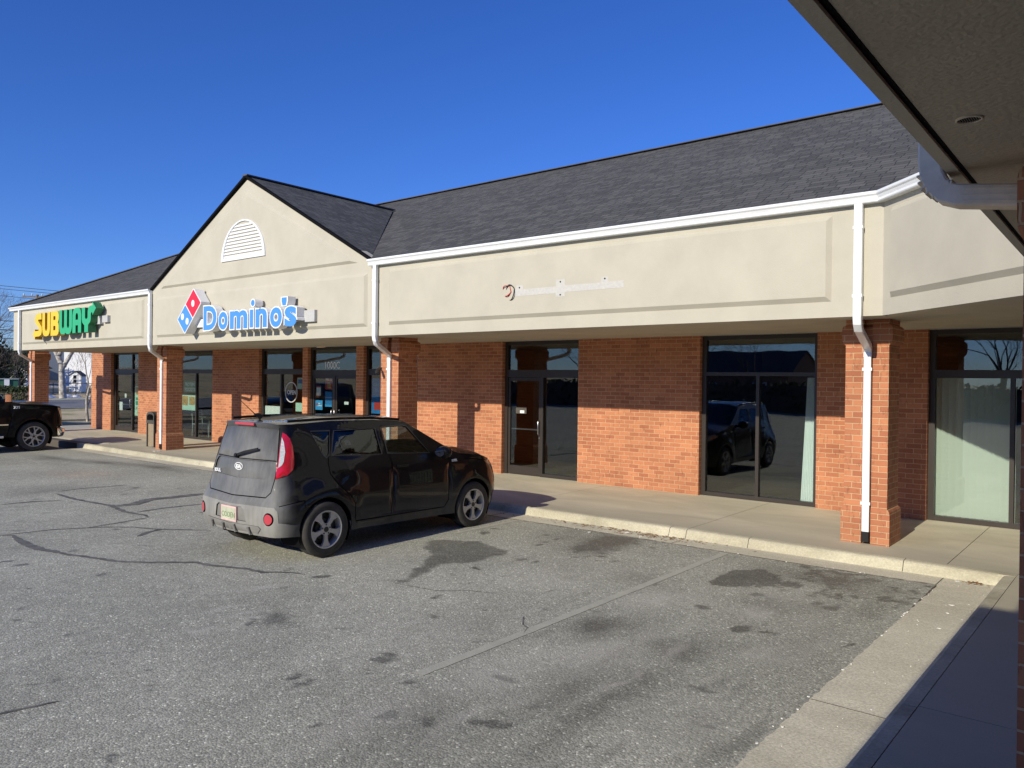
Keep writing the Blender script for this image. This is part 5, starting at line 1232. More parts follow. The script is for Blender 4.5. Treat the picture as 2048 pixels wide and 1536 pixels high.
regs = [
    ('window_trim', trim(QW), 'bumper_trim', .003), ('window_trim_2', trim(SW1), 'bumper_trim', .003), ('window_trim_3', trim(SW2), 'bumper_trim', .003),
    ('rear_window', U([(0, 1.515), (.68, 1.512), (.775, 1.50), (.765, 1.30), (.74, 1.165), (0, 1.16)]), 'dusty_glass', -.004),
    ('tailgate_panel', U([(0, 1.135), (.62, 1.14), (.675, 1.125), (.705, 1.08), (.693, 1.0), (.66, .96), (.589, .939), (0, .925)]), 'black_paint', -.016),
    ('bumper', U([(0, .63), (.70, .642), (.79, .64), (.83, .60), (.845, .47), (1.10, .44), (1.10, .2), (0, .2)]), 'bumper_plastic', .004),
    ('plate_recess', U([(0, .602), (.246, .612), (.30, .58), (.335, .448), (0, .44)]), 'lower_plastic', -.012),
    ('skid_plate', U([(0, .405), (.56, .415), (.60, .39), (.54, .335), (0, .33)]), 'lower_plastic', .012),
    ('lamp_bezel', [(Q0 + a, b) for a, b in circ(.717, .508, .075)], 'dark_void', .002),
    ('rear_reflector', [(Q0 + a, b) for a, b in circ(.717, .508, .058)], 'reflector_red', .012),
    ('tail_lamp', [(Q0 + a, b) for a, b in [(.828, 1.472), (.88, 1.45), (.93, 1.405), (.974, 1.317), (1.005, 1.2), (1.017, 1.109), (1.002, 1.05), (.926, .994), (.774, .95), (.785, 1.0), (.80, 1.117), (.81, 1.357)]], 'lamp_red', .006),
    ('lamp_lens', [(Q0 + a, b) for a, b in [(.822, 1.42), (.855, 1.36), (.88, 1.25), (.872, 1.14), (.855, 1.105), (.812, 1.075), (.815, 1.2), (.818, 1.35)]], 'lamp_clear', .010, 'tail_lamp'),
    ('quarter_window', [(-.197, 1.469), (.107, 1.465), (.060, 1.20), (.022, 1.169), (-.02, 1.20)], 'car_glass_dark', -.01),
    ('side_window', [(.187, 1.467), (.877, 1.472), (.905, 1.157), (.105, 1.179)], 'car_glass_dark', -.01),
    ('side_window_2', SW2, 'car_glass', -.01),
    ('headlamp', [(2.95, .90), (3.10, .965), (3.45, .86), (3.42, .78), (3.22, .80)], 'headlamp', .004),
    ('turn_signal', [(3.02, .895), (3.12, .925), (3.2, .86), (3.14, .83)], 'amber', .008, 'headlamp'),
    ('grille', [(3.62, .70), (4.2, .70), (4.2, .60), (3.66, .60)], 'dark_void', -.01),
    ('front_bumper', [(3.3, .42), (4.2, .42), (4.2, .2), (3.3, .2)], 'lower_plastic', .003),
]
seams = [([(1.01, 1.52), (1.005, 1.20), (1.045, 1.10), (1.052, 1.0), (1.03, .385)], .012), ([(2.10, 1.05), (2.085, .98), (2.06, .46), (2.0, .37)], .012), ([(.14, 1.50), (.055, 1.17), (.045, 1.1), (.06, .97), (.16, .84), (.34, .70), (.415, .60), (.43, .385)], .012), ([(.43, .372), (2.0, .36)], .012),
    ([(Q0 + .80, 1.53), (Q0 + .795, 1.1), (Q0 + .765, .95), (Q0 + .70, .80), (Q0 + .62, .74), (Q0 - .01, .722)], .012), ([(Q0 - .01, 1.148), (Q0 + .78, 1.15)], .010),
    ([(Q0 + .84, .655), (Q0 + 1.08, .69), (-.32, .70), (-.30, .62)], .009), ([(2.40, 1.0), (2.9, .955), (3.0, .93)], .012), ([(.985, 1.50), (.985, 1.16)], .02)]
mk = B.build(car, regs, seams, 'black_paint', [(1.46, 2.13, .93, 'windshield', 'car_glass')], topm='black_paint')
for y, sd in ((-.775, -1), (.775, 1)):
    for x in (0., 2.57): wheel(car, x, y, .328, .328, .225, .205, 'soul', sd)
# trims
def pz(u, z, off=0.): p = B.P(Q0 + abs(u), z, off); return p if u >= 0 else Vector((p.x, -p.y, p.z))
ct = mesh_obj('brake_light', MB().rtube([B.P(Q0 + .0, 1.55) + Vector((-.012, y, .006)) for y in np.linspace(-.2, .2, 5)], .03, .02, up=(0, 0, 1)), 'reflector_red', car)
wp = MB().rtube([pz(-.06, 1.175, .03), pz(.17, 1.222, .045), pz(.43, 1.27, .03)], .03, .015, up=(0, 0, 1)); wp.tube([pz(-.05, 1.17, -.01), pz(-.05, 1.175, .05)], .025, 10); mesh_obj('rear_wiper', wp, 'black_rubber', car)
an = MB(); an.tube([(-.33, 0, 1.625), (-.37, 0, 1.655), (-.42, 0, 1.66)], [.035, .028, .012], 8); an.tube([(-.40, .0, 1.655), (-.60, 0, 1.83)], [.006, .003], 6); mesh_obj('antenna', an, 'black_rubber', car)
gar = MB(); plate(gar, [[(.5 * cos(t) * .17, .5 * sin(t) * .09) for t in np.linspace(0, 2 * pi, 29)[:-1]], [(.5 * cos(t) * .15, .5 * sin(t) * .074) for t in np.linspace(0, 2 * pi, 29)[:-1]]], lambda u, v, d: (B.P(Q0, 1.055).x + .016 - d, -u, 1.055 + v), 0, .012)
bd_ = mesh_obj('badge', gar, 'white_plastic', car)
mesh_obj('badge_lettering', text_mb('KIA', lambda u, v, d: (B.P(Q0, 1.055).x + .012 - d, -u, 1.033 + v), .06, .004, align='C', d0=0, d1=.008, sx=1.1), 'white_plastic', bd_)
bx0 = B.P(Q0 + .5, .965); mesh_obj('badge', text_mb('SOUL', lambda u, v, d: (B.P(Q0 + .5, .965).x + .012 - d, .55 - u, .955 + v), .055, .002, d0=0, d1=.012), 'white_plastic', car)
f0 = B.P(2.2, .985); mesh_obj('badge', text_mb('SOUL', lambda u, v, d: (2.14 + u, B.P(2.2, .985).y - .0 - d, .972 + v), .042, .002, d0=0, d1=.008), 'white_plastic', car)
px_ = B.P(Q0, .52).x - .006
pl = mesh_obj('license_plate', MB().box(px_ - .004, px_ + .02, -.16, .16, .425, .60), 'plate_frame', car); mesh_obj('plate_face', MB().box(px_ - .007, px_ - .003, -.143, .143, .445, .582), 'plate_paint', pl)
mesh_obj('plate_lettering', text_mb('CODEN', lambda u, v, d: (px_ - .006 - d, -u, .47 + v), .085, .001, align='C', sx=.95, d0=0, d1=.003), 'plate_letters', pl)
for i in range(4):
    u = (-.42, -.14, .14, .42)[i]; mesh_obj('skid_rib', MB().tube([pz(u - .02 if u > 0 else u + .02, .395, .025), pz(u, .32, .03)], [.02, .012], 8), 'lower_plastic', car)
for sd in (1, -1):
    mm = MB(); c = Vector((1.86, -.87 * sd, 1.13)); R = []
    for i in range(9):
        a = -pi / 2 + pi * i / 8; r = cos(a); R.append([(c.x + .10 * sin(a) * .9 + .0, c.y - sd * .10 + .125 * r * cos(2 * pi * k / 14), c.z + .085 * r * sin(2 * pi * k / 14)) for k in range(14)])
    mm.grid(R, closed_v=True); mm.tube([(1.88, -.74 * sd, 1.10), (1.87, -.88 * sd, 1.10)], .03, 8); mo = mesh_obj('side_mirror', mm, 'black_paint_clean', car)
    mg = MB(); mg.face([(c.x - .087, c.y - sd * .10 + .085 * cos(2 * pi * k / 14), c.z + .058 * sin(2 * pi * k / 14)) for k in range(14)]); mesh_obj('mirror_glass', mg, 'chrome', mo)
    for hx, hz in ((.24, 1.0), (1.22, .985)):
        p = B.P(hx, hz); mesh_obj('door_handle', MB().rtube([(hx - .10, (p.y - .012) * sd, hz), (hx - .08, (p.y - .035) * sd, hz), (hx + .08, (p.y - .035) * sd, hz), (hx + .10, (p.y - .012) * sd, hz)], .03, .014, up=(0, 0, 1)), 'black_paint_clean', car)
for sd in (1, -1): mesh_obj('roof_rail', MB().rtube([(x, -sd * (abs(B.P(x, interp(x, B.TOP)).y) - .03), interp(x, B.TOP) + .03) for x in np.linspace(-.35, 1.35, 8)], .02, .03, up=(0, 1, 0)), 'black_paint_clean', car)
def seat(x, y, w=.46):
    m = MB(); m.rtube([(x - .1, y, .70), (x - .14, y, .95), (x - .25, y, 1.22)], w, .12, up=(0, 1, 0)); m.rtube([(x - .26, y, 1.26), (x - .29, y, 1.42)], w * .5, .08, up=(0, 1, 0)); m.box(x - .1, x + .42, y - w / 2, y + w / 2, .60, .74); return mesh_obj('seat', m, 'seat_cloth', car)
seat(1.25, -.36); seat(1.25, .36); seat(.35, 0, 1.15)
mesh_obj('dashboard', MB().box(1.75, 2.2, -.68, .68, .6, 1.02), 'seat_cloth', car)
stw = MB(); stw.tube([(1.62 + .12 * cos(a) * .45, .36 + .18 * sin(a), 1.02 + .17 * cos(a)) for a in np.linspace(0, 2 * pi, 20)], .014, 6, caps=False); mesh_obj('steering_wheel', stw, 'seat_cloth', car)

# pickup
trk = thing('pickup_truck', 'black pickup truck with chrome bumper at the left edge of the picture', 'truck'); LOCAL.add(trk.name)
TW = 1.0
trk.location = (-24.5 - TW * S, -1.39 - 3.65 * S, -.165); trk.rotation_euler = (0, 0, pi / 2); trk.scale = (S, S, S)
T = Body(W=TW, XR=-1.2, XF=4.62, RR=.12, RF=.34, nose=.03, axles=(0., 3.65), wz=.40, ar=.47, shell_z=1.2, floor_z=.4,
    IR=[(.3, .08), (.45, 0), (.75, 0), (.8, .04), (1.4, .05), (1.9, .1)], IS=[(.3, .05), (.45, .02), (.7, .0), (1.0, .01), (1.2, .03), (1.35, .08), (1.85, .25), (1.95, .3)], ISR=[(.3, .05), (.45, .02), (.7, .0), (1.35, .02), (1.9, .1)],
    IF=[(.3, .10), (.42, .0), (.62, -.02), (.66, .06), (1.0, .08), (1.2, .10), (1.4, .3)],
    TOP=[(-9, 1.36), (1.08, 1.36), (1.12, 1.84), (1.4, 1.88), (2.35, 1.86), (3.15, 1.33), (3.3, 1.30), (4.2, 1.24), (4.42, 1.20), (4.5, 1.16), (9, 1.15)], BOT=[(-9, .45), (.5, .42), (3.1, .40), (4.2, .36), (9, .30)],
    CROWN=[(-1.2, .0), (1.08, .0), (1.2, .03), (2.3, .04), (3.1, .06), (3.8, .08), (4.4, .04), (4.6, 0)], BOW=[(-1, 0), (2.2, 0), (2.6, .05), (3.1, .12), (3.5, .05), (4.4, .0)])
TQ = T.QF
treg = [('side_window', [(1.30, 1.76), (2.05, 1.78), (2.05, 1.38), (1.30, 1.38)], 'car_glass_dark', -.01), ('side_window_2', [(2.12, 1.78), (2.42, 1.76), (2.95, 1.40), (2.12, 1.38)], 'car_glass', -.01),
    ('headlamp', [(4.33, 1.17), (4.85, 1.14), (4.85, .84), (4.47, .80), (4.42, .95)], 'headlamp', .006), ('front_bumper', [(4.22, .64), (TQ + .1, .64), (TQ + .1, .36), (4.30, .36)], 'chrome', .02), ('grille', [(4.93, 1.12), (TQ + .1, 1.12), (TQ + .1, .74), (4.93, .74)], 'chrome', .012),
    ('tail_lamp', [(T.XRC - .22, 1.28), (T.XRC + .02, 1.28), (T.XRC + .02, .9), (T.XRC - .22, .9)], 'lamp_red', .006)]
tseam = [([(1.2, 1.8), (1.2, .45)], .014), ([(2.09, 1.8), (2.09, .42)], .014), ([(3.1, 1.32), (3.1, .9), (3.0, .42)], .014), ([(3.2, 1.25), (4.3, 1.19), (4.6, 1.155)], .014), ([(1.08, 1.34), (1.08, .45)], .03)]
T.build(trk, treg, tseam, 'black_paint_clean', [(2.40, 3.10, .92, 'windshield', 'car_glass'), (1.1, 1.12, .9, 'rear_window', 'car_glass_dark')], qstep=.09, zstep=.09)
for y, sd in ((-.87, -1), (.87, 1)):
    for x in (0., 3.65): wheel(trk, x, y, .40, .40, .278, .25, 'truck', sd)
for sd in (1, -1):
    mm = MB(); mm.box(2.86, 3.0, min(-sd * 1.05, -sd * 1.27), max(-sd * 1.05, -sd * 1.27), 1.36, 1.55); mm.tube([(2.95, -.88 * sd, 1.38), (2.93, -1.1 * sd, 1.42)], .03, 6); mo = mesh_obj('side_mirror', mm, 'chrome', trk)
    mesh_obj('side_moulding', MB().rtube([(1.3, -sd * 1.012, .74), (3.02, -sd * 1.012, .74)], .035, .02, up=(0, 0, 1)), 'chrome', trk)
    mesh_obj('side_step', MB().tube([(.7, -sd * 1.0, .42), (2.9, -sd * 1.0, .42)], .045, 8), 'chrome', trk)
    mesh_obj('badge', text_mb('Z71', lambda u, v, d: (3.15 + (u if sd == 1 else -u), -sd * (1.0 + d * 1) , 1.17 + v), .09, .004, d0=-.02, d1=.014), 'white_plastic', trk)
    for hx in (1.32, 2.2): mesh_obj('door_handle', MB().rtube([(hx, -sd * (.99), 1.22), (hx + .03, -sd * 1.02, 1.22), (hx + .2, -sd * 1.02, 1.22), (hx + .23, -sd * .99, 1.22)], .04, .016, up=(0, 0, 1)), 'black_paint_clean', trk)

# ------------------------------------------------------------------ far things to the left
def grow(rnd, height, r0, depth=6, lean=(0, 0), spread=.55, split_at=.28, twig_r=.010, kids=(2, 4), clump=0):
    trunk, twigs = MB(), MB(); ends = []
    def rec(p, d, ln, r, lv):
        n = 3 if lv < 2 else 2; pts = [p]; rs = [r]; q = p.copy(); dd = d.copy()
        for i in range(n):
            dd = (dd + Vector((rnd.gauss(0, .12), rnd.gauss(0, .12), rnd.gauss(.02, .08)))).normalized(); q = q + dd * ln / n; pts.append(q.copy()); rs.append(r * (1 - .35 * (i + 1) / n))
        (trunk if lv < 3 else twigs).tube(pts, rs, 8 if lv == 0 else (6 if lv < 2 else (4 if lv < 4 else 3)), caps=False)
        if lv >= depth: ends.append(q); return
        k = rnd.randint(*kids) if lv else rnd.randint(3, 4)
        for j in range(k):
            az = 2 * pi * (j + rnd.random() * .7) / k; sp = spread * rnd.uniform(.6, 1.35)
            ax = dd.orthogonal().normalized(); ax = (Matrix.Rotation(az, 3, dd) @ ax)
            nd = (dd * cos(sp) + ax * sin(sp) + Vector((0, 0, .12))).normalized()
            start = pts[-1] if (j < 2 or lv > 3) else pts[rnd.randint(1, n)]
            rec(start.copy(), nd, ln * rnd.uniform(.62, .86), max(twig_r * .7, rs[-1] * rnd.uniform(.55, .8)), lv + 1)
    rec(Vector((0, 0, 0)), Vector((lean[0], lean[1], 1)).normalized(), height * split_at, r0, 0)
    return trunk, twigs, ends
def bare_tree(seed, h, r0, label, group=None, depth=6, tm='twig', bm_='bark', **k):
    rnd = random.Random(seed); a, b, _ = grow(rnd, h, r0, depth, **k)
    t = thing('bare_tree', label, 'tree', (0, 0, 0), group); LOCAL.add(t.name); mesh_obj('trunk', a, bm_, t); mesh_obj('crown', b, tm, t); return t
def put(o, x, y, z=None, rz=0., s=1.): o.location = (x, y, ground_z(x) if z is None else z); o.rotation_euler = (0, 0, rz); o.scale = (s, s, s); return o
tA_ = bare_tree(3, 13, .30, 'tall bare tree standing above the wires at the left edge', spread=.5)
tB_ = bare_tree(11, 12, .26, 'bare brown tree above the grey house behind the brick column', spread=.62, tm='twig_light')
tC_ = bare_tree(23, 9, .2, 'broad low bare tree behind the hedge at the left edge', spread=.75, tm='twig_light')
put(tA_, -84, 13.6, s=.86); put(tB_, -104, 33, s=.7); put(tC_, -77, 13.4, s=.7)
n_ = 0
for src, x, y, rz, s, lb in ((tA_, -92, 17.2, 2., .72, 'slender bare tree left of the utility pole crossarm'), (tB_, -80, 16.9, 1., .42, 'small bare brown tree between the hedge and the column'), (tC_, -96, 21.6, 2.2, .62, 'spreading bare tree above the brick house'), (tB_, -92, 30, 4., .6, 'bare brown tree behind the white shed'),
    (tC_, -106, 36.5, 1.4, .75, 'dense bare tree right of the white shed roof'), (tB_, -112, 29, 5., .62, 'distant bare tree over the grey house roof'), (tA_, -112, 18.4, .5, .9, 'distant tall bare tree near the left edge'), (tC_, -88, 11.8, 3.2, .9, 'leftmost wide bare tree among the dark evergreens')):
    c = copy_tree(src); put(c, x, y, None, rz, s); c['label'] = lb
# slanting mottled trunk and slim near tree
pt_ = thing('bare_tree', 'tree with a mottled pale trunk leaning left in front of the grey house', 'tree', (-74.2, 18.2, 0))
m = MB(); m.tube([(-74.1, 18.25, .0), (-74.25, 18.2, 1.7), (-74.2, 18.15, 3.0), (-74.6, 17.9, 4.0), (-75.3, 17.5, 5.2), (-75.9, 17.2, 7)], [.32, .26, .24, .22, .18, .12], 10); m.tube([(-74.25, 18.2, 2.6), (-73.2, 18.9, 4.6), (-72.6, 19.3, 6.6)], [.2, .14, .07], 8); m.tube([(-74.4, 18., 3.8), (-74.2, 18.7, 5.6), (-74, 19.3, 7.5)], [.2, .12, .06], 8)
mesh_obj('trunk', m, 'bark_pale', pt_)
st = bare_tree(31, 5.2, .075, 'slim young bare tree just left of the end brick wall', depth=6, spread=.38, split_at=.3, twig_r=.006, bm_='bark_pale', tm='twig_light', lean=(-.05, -.1)); put(st, -37.2, 5.3, -.05)
def leaf_mass(n, f, size, m_):
    mb = MB()
    for _ in range(n):
        p, nrm = f(); a = random.uniform(0, 6.28); t = Vector((random.gauss(0, 1), random.gauss(0, 1), random.gauss(0, 1))).normalized(); u = t.orthogonal().normalized(); v = t.cross(u); s = size * random.uniform(.6, 1.4)
        mb.face([p + u * s, p + v * s * .5, p - u * s, p - v * s * .5])
    return mb
def ellip(cx, cy, cz, rx, ry, rz_, fill=.35):
    def f():
        d = Vector((random.gauss(0, 1), random.gauss(0, 1), random.gauss(0, 1))).normalized(); r = 1 - fill * random.random() ** 1.5
        r *= 1 + .18 * sin(d.x * 5 + cx) * cos(d.y * 4) + .12 * sin(d.z * 9)
        return Vector((cx + d.x * rx * r, cy + d.y * ry * r, cz + d.z * rz_ * r)), d
    return f
for i, (x, y, z, rx, ry, rz_, lb) in enumerate(((-82, 12.6, 2.6, 2.6, 2.6, 2.4, 'dark evergreen shrub mass at the far left edge'), (-84.5, 15.6, 3.4, 1.6, 1.6, 2.8, 'tall narrow dark evergreen behind the hedge'), (-90, 19.5, 2.8, 3., 2.2, 1.9, 'low dark evergreen left of the brick column'))):
    e = thing('evergreen_tree', lb, 'tree', (x, y, 0)); mesh_obj('crown', leaf_mass(5200, ellip(x, y, z, rx, ry, rz_, .5), .13, ''), 'evergreen_leaf', e); mesh_obj('trunk', MB().tube([(x, y, 0), (x, y, z)], [.25, .12], 8), 'bark', e)
# hedge behind the pickup
hx0, hy0, hx1, hy1 = -37.3, .6, -35.55, 2.25
hd_ = thing('hedge', 'clipped dark green hedge behind the pickup truck', 'hedge', (-36.4, 1.4, 0))
def hf():
    t = random.random(); w = random.uniform(-.55, .55); z = random.uniform(0, 1.62); r = random.random()
    if r < .45: w = random.choice((-.55, .55)) * random.uniform(.88, 1.04)
    elif r < .75: z = 1.60 + random.gauss(0, .05) + .04 * sin(t * 14)
    dx, dy = hx1 - hx0, hy1 - hy0; l = hypot(dx, dy); nx_, ny_ = dy / l, -dx / l
    if z > 1.45: w *= .9
    return Vector((hx0 - .8 * (dx / l) + (dx + 1. * dx / l) * t + nx_ * w, hy0 - .8 * (dy / l) + (dy + 1. * dy / l) * t + ny_ * w, z - .1)), None
mesh_obj('foliage', leaf_mass(13000, hf, .045, ''), 'hedge_leaf', hd_)
hb_ = MB(); hb_.extrude_profile([(-.44, -.1), (.44, -.1), (.44, 1.3), (.3, 1.42), (-.3, 1.42), (-.44, 1.3)], (hx0 - .4, hy0 - .4, 0), (hx1 + .25, hy1 + .25, 0), (.69, -.73, 0), (0, 0, 1)); mesh_obj('stems', hb_, 'twig', hd_)

def oriented(cx, cy, yaw):
    M = Matrix.Translation((cx, cy, 0)) @ Matrix.Rotation(yaw, 4, 'Z')
    return M
def house(label, cx, cy, zb, w, d, hw, hr, yaw, wall, wins=(), name='house', over=.25, doors=(), gable_front=True):
    h = thing(name, label, 'shed' if name == 'garden_shed' else 'house', (cx, cy, zb)); M = oriented(cx, cy, yaw)
    b = MB().box(-w / 2, w / 2, -d / 2, d / 2, zb - .3, zb + hw)
    if gable_front:
        for y in (-d / 2, d / 2): b.face([(-w / 2, y, zb + hw), (w / 2, y, zb + hw), (0, y, zb + hw + hr)])
    else:
        for x in (-w / 2, w / 2): b.face([(x, -d / 2, zb + hw), (x, d / 2, zb + hw), (x, 0, zb + hw + hr)])
    q = MB(); q.merge(b, M); mesh_obj('wall', q, wall, h)
    r = MB(); t = .08
    if gable_front:
        k = hr / (w / 2)
        for s_ in (-1, 1):
            A = [(0, zb + hw + hr), (s_ * (w / 2 + over), zb + hw - over * k), (s_ * (w / 2 + over), zb + hw - over * k + t), (0, zb + hw + hr + t)]
            r.extrude_profile([(u, v) for u, v in A], (0, -d / 2 - over, 0), (0, d / 2 + over, 0), (1, 0, 0), (0, 0, 1))
    else:
        k = hr / (d / 2)
        for s_ in (-1, 1):
            A = [(0, zb + hw + hr), (s_ * (d / 2 + over), zb + hw - over * k), (s_ * (d / 2 + over), zb + hw - over * k + t), (0, zb + hw + hr + t)]
            r.extrude_profile([(u, v) for u, v in A], (-w / 2 - over, 0, 0), (w / 2 + over, 0, 0), (0, 1, 0), (0, 0, 1))
    q = MB(); q.merge(r, M); mesh_obj('roof', q, 'far_roof', h)
    for (x, z, ww, hh) in wins:
        f = MB(); f.box(x - ww / 2 - .09, x + ww / 2 + .09, -d / 2 - .06, -d / 2 + .01, zb + z - .09, zb + z + hh + .09); q = MB(); q.merge(f, M); wi = mesh_obj('window', q, 'white_plastic', h)
        f = MB(); f.box(x - ww / 2, x + ww / 2, -d / 2 - .075, -d / 2 - .055, zb + z, zb + z + hh * .47); f.box(x - ww / 2, x + ww / 2, -d / 2 - .075, -d / 2 - .055, zb + z + hh * .53, zb + z + hh); q = MB(); q.merge(f, M); mesh_obj('pane', q, 'far_window', wi)
    for (x, ww, hh) in doors:
        f = MB().box(x - ww / 2, x + ww / 2, -d / 2 - .05, -d / 2 + .02, zb, zb + hh); q = MB(); q.merge(f, M); mesh_obj('door', q, 'dark_void', h)
    return h
YA = atan2(-.40, 1.03) + pi / 2 + pi   # front (-y local) towards the camera
YA = math.atan2(1.03, .40) + 0.0
# local -y must point to +x,-y world (towards the camera): rotate so that (0,-1)->(.93,-.36)
YA = math.atan2(.93, .36)
house('little white garden shed with one window behind the black fence', -82.0, 22.6, .42, 1.2, .8, 1.6, .42, .64, 'siding_white', wins=((0, .9, .34, .75),), name='garden_shed', over=.08)
house('blue grey sided house behind the leaning mottled trunk', -103, 29.3, 1.35, 9, 8, 5.2, 3., YA + .1, 'siding_grey', wins=((-3.1, 1.5, .9, 1.6), (2.4, 1.5, .9, 1.6)))
house('bright white sided house right of the garden shed', -89.5, 28.8, .8, 6, 7, 5.6, 2.5, .7, 'siding_white', wins=((1.8, 3.2, .8, 1.3),), gable_front=False)
house('low orange brick house in shade behind the hedge', -98, 22.0, 1.2, 5.5, 7, 1.7, 1.6, YA + .3, 'far_brick', wins=((-1.2, .6, .9, .9),))
house('small pale shed with an open dark doorway left of the brick column', -89.0, 20.0, .95, 1.7, 1.2, 1.5, .55, .7, 'siding_white', doors=((.15, .7, 1.3),), name='garden_shed', over=.1)
ub = thing('utility_cabinet', 'green and cream steel cabinets standing above the hedge', 'cabinet', (-66.6, 11.5, 0)); Mx = oriented(-66.6, 11.5, YA)
q = MB(); q.merge(MB().box(-.95, -.25, -.5, .5, -.2, 1.72), Mx); mesh_obj('cabinet_body', q, 'far_green', ub); q = MB(); q.merge(MB().box(-.22, .12, -.6, .5, -.2, 1.72), Mx); mesh_obj('cream_panel', q, 'siding_white', ub); q = MB(); q.merge(MB().box(.14, .66, -.5, .5, -.2, 1.70), Mx); mesh_obj('cabinet_body', q, 'far_green', ub); q = MB(); q.merge(MB().box(-.99, .70, -.62, .54, 1.72, 1.77), Mx); mesh_obj('cabinet_lid', q, 'chair_metal', ub)
# fence
fe = thing('metal_fence', 'thin black rail fence in front of the garden shed', 'fence', (-79, 20.8, .3)); fa, fb = Vector((-81.6, 18.2)), Vector((-77.2, 23.6)); rl = MB()
for z in (1.28, .42): rl.tube([(fa.x, fa.y, ground_z(fa.x) * .0 + z), (fb.x, fb.y, z + .03)], .03, 5)
mesh_obj('rail', rl, 'wire_black', fe)
for i in range(8):
    p = fa.lerp(fb, i / 7); mesh_obj('post', MB().tube([(p.x, p.y, -.1), (p.x, p.y, 1.36)], .035, 6), 'wire_black', fe)
# snow
def heap(x, y, rx, ry, h, n=14):
    mb = MB(); R = []
    for i in range(6):
        t = i / 5; R.append([(x + rx * (1 - t) * cos(2 * pi * k / n) * (1 + .25 * sin(k * 2.3 + x)), y + ry * (1 - t) * sin(2 * pi * k / n) * (1 + .25 * cos(k * 1.7)), ground_z(x) - .03 + h * (1 - (1 - t) ** 2) * (1 + .2 * sin(k + i))) for k in range(n)])
    mb.grid(R, closed_v=True); return mb
sn = MB()
for x, y, rx, ry, h in ((-78.2, 23.2, .5, 1.1, .3), (-78.1, 18.2, .4, 1., .28), (-78.3, 20.2, .4, .7, .22), (-78.2, 21.0, .3, .5, .2)): sn.merge(heap(x, y, rx, ry, h))
for x, y, rx, ry in ((-88.5, 23.5, 1.8, 3.4), (-93, 24, 2., 4.), (-87, 19, 1.2, 2.6)): sn.merge(heap(x, y, rx, ry, .1))
tag(mesh_obj('snow_patches', sn, 'snow'), 'patches of old snow on the grass beyond the road', 'snow', kind='stuff')
# power lines and pole
po = thing('utility_pole', 'wooden utility pole whose crossarm shows above the far roof end', 'utility pole', (-71.0, 15.3, 0))
pole = Vector((-70.55, 14.85)); ax_ = Vector((-.85, -.8)).normalized() 
mesh_obj('pole', MB().tube([(pole.x, pole.y, -.3), (pole.x, pole.y, 8.7)], [.17, .12], 10), 'pole_wood', po)
cb_ = MB(); a = pole + ax_ * 1.15; b = pole - ax_ * 1.15; cb_.rtube([(a.x, a.y, 8.55), (b.x, b.y, 8.5)], .12, .1, up=(0, 0, 1)); mesh_obj('crossarm', cb_, 'pole_wood', po)
for t in (-1.05, -.4, .4, 1.05): q = pole + ax_ * t; mesh_obj('insulator', MB().tube([(q.x, q.y, 8.58), (q.x, q.y, 8.66), (q.x, q.y, 8.78)], [.03, .06, .04], 8), 'chair_metal', po)
def wire(p, q, sag, r, label):
    p, q = Vector(p), Vector(q); m = MB(); m.tube([p.lerp(q, i / 16) - Vector((0, 0, sag * 4 * (i / 16) * (1 - i / 16))) for i in range(17)], r, 5); o = mesh_obj('power_line', m, 'wire_black'); tag(o, label, 'wire', 'power lines over the left edge of the roof'); return o
wire((-78.9, 6.9, 10.2), (-60, 25.5, 8.3), .2, .022, 'topmost power line above the far roof end'); wire((-78.9, 6.9, 9.95), (-60, 25.5, 8.05), .2, .02, 'second power line from the top above the far roof end'); wire((-78.9, 6.9, 9.35), (-60, 25.5, 7.5), .2, .018, 'third power line from the top above the far roof end')
wire((-78.9, 6.9, 6.9), (-68, 18., 6.4), .1, .03, 'power line crossing the bare trees left of the fascia'); wire((-78.9, 6.9, 6.15), (-68, 18., 5.65), .1, .045, 'thick cable crossing the trees below the other line'); wire((-78.9, 6.9, 5.45), (-68, 18., 4.95), .1, .03, 'lowest cable across the dark trees at the left edge')

# across the lot, behind the viewer: what the shop windows mirror
tD = bare_tree(41, 11, .26, 'bare winter tree across the parking lot mirrored in the shop glass', 'bare trees across the parking lot', depth=6, spread=.5)
put(tD, -8, -52, -.3)
for i in range(11):
    x = -44 + i * 8.3 + random.uniform(-2, 2)
    if abs(x + 8) < 3: continue
    c = copy_tree(tD); put(c, x, -52 - random.uniform(-3, 10), -.3, random.uniform(0, 6), random.uniform(.85, 1.25))
hg = thing('hedge', 'long dark hedge across the parking lot mirrored low in the shop glass', 'hedge', (-10, -48, 0))
mesh_obj('foliage', leaf_mass(9000, lambda: (Vector((random.uniform(-70, 50), -47 + random.gauss(0, .6), random.uniform(-.3, 2.2))), None), .28, ''), 'evergreen_leaf', hg)
mesh_obj('stems', MB().box(-70, 50, -48.2, -46.5, -.4, 1.9), 'twig', hg)
hz = house('long low dark roofed building across the parking lot', -34, -62, -.3, 16, 9, 3.2, 2.4, pi, 'far_brick', wins=((-5, 1, 1.4, 1.4), (0, 1, 1.4, 1.4), (5, 1, 1.4, 1.4)), gable_front=False)

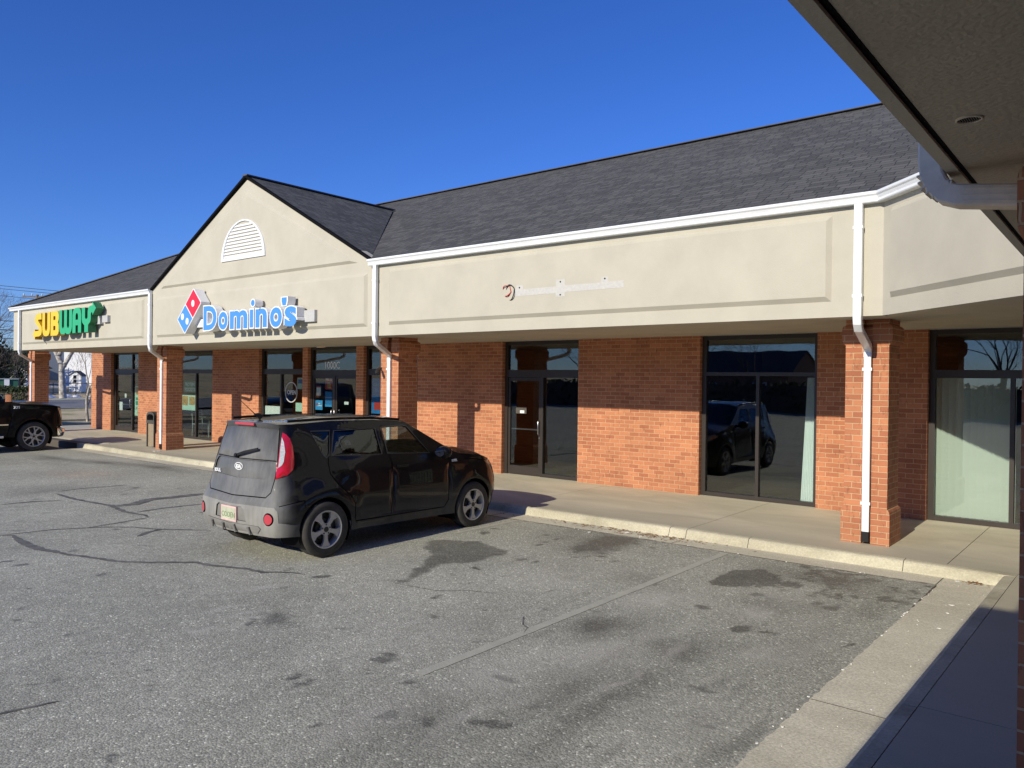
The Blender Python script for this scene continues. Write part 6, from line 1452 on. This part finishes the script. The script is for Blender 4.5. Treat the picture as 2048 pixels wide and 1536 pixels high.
# ------------------------------------------------------------------ light, sky, camera
sun_dir = Vector((.02, -1., .449)).normalized()
el = math.asin(sun_dir.z); az = atan2(sun_dir.x, sun_dir.y)
ld = bpy.data.lights.new('sun', 'SUN'); ld.energy = 4.85; ld.angle = radians(.53); ld.color = (1., .925, .755)
lo = bpy.data.objects.new('sun', ld); COL.objects.link(lo); lo.rotation_euler = sun_dir.to_track_quat('Z', 'Y').to_euler()
w = bpy.data.worlds.new('World'); SC.world = w; w.use_nodes = True; nt = w.node_tree; nt.nodes.clear()
sk = nt.nodes.new('ShaderNodeTexSky'); sk.sky_type = 'NISHITA'; sk.sun_disc = False; sk.sun_elevation = el; sk.sun_rotation = az; sk.air_density = 1.0; sk.dust_density = .0; sk.ozone_density = 3.; sk.altitude = 200
hsv = nt.nodes.new('ShaderNodeHueSaturation'); hsv.inputs['Saturation'].default_value = 1.18; nt.links.new(sk.outputs[0], hsv.inputs['Color'])
tint = nt.nodes.new('ShaderNodeMix'); tint.data_type = 'RGBA'; tint.blend_type = 'MULTIPLY'; tint.inputs['Factor'].default_value = 1.; tint.inputs[7].default_value = (.51, .70, 1.28, 1); nt.links.new(hsv.outputs[0], tint.inputs[6])
bg = nt.nodes.new('ShaderNodeBackground'); bg.inputs['Strength'].default_value = .11; nt.links.new(tint.outputs[2], bg.inputs['Color'])
wo = nt.nodes.new('ShaderNodeOutputWorld'); nt.links.new(bg.outputs[0], wo.inputs['Surface'])
cd = bpy.data.cameras.new('camera'); cam = bpy.data.objects.new('camera', cd); COL.objects.link(cam); SC.camera = cam
cd.sensor_width = 36; cd.lens = 1572.2568 / 2048 * 36; cd.clip_end = 4000; cd.clip_start = .05
yaw, pit, rol = -.6887, -.0050, .0117
f = Vector((sin(yaw) * cos(pit), cos(yaw) * cos(pit), sin(pit))); r = Vector((cos(yaw), -sin(yaw), 0)); u = r.cross(f)
r2 = r * cos(rol) + u * sin(rol); u2 = -r * sin(rol) + u * cos(rol)
Mc = Matrix(((r2.x, u2.x, -f.x, 1.1693), (r2.y, u2.y, -f.y, -10.3641), (r2.z, u2.z, -f.z, 2.1005), (0, 0, 0, 1))); cam.matrix_world = Mc
vs_ = SC.view_settings; vs_.view_transform = 'Standard'; vs_.look = 'None'; vs_.exposure = 0.; vs_.gamma = 1.; vs_.use_curve_mapping = False
SC.cycles.max_bounces = 8; SC.cycles.transparent_max_bounces = 12
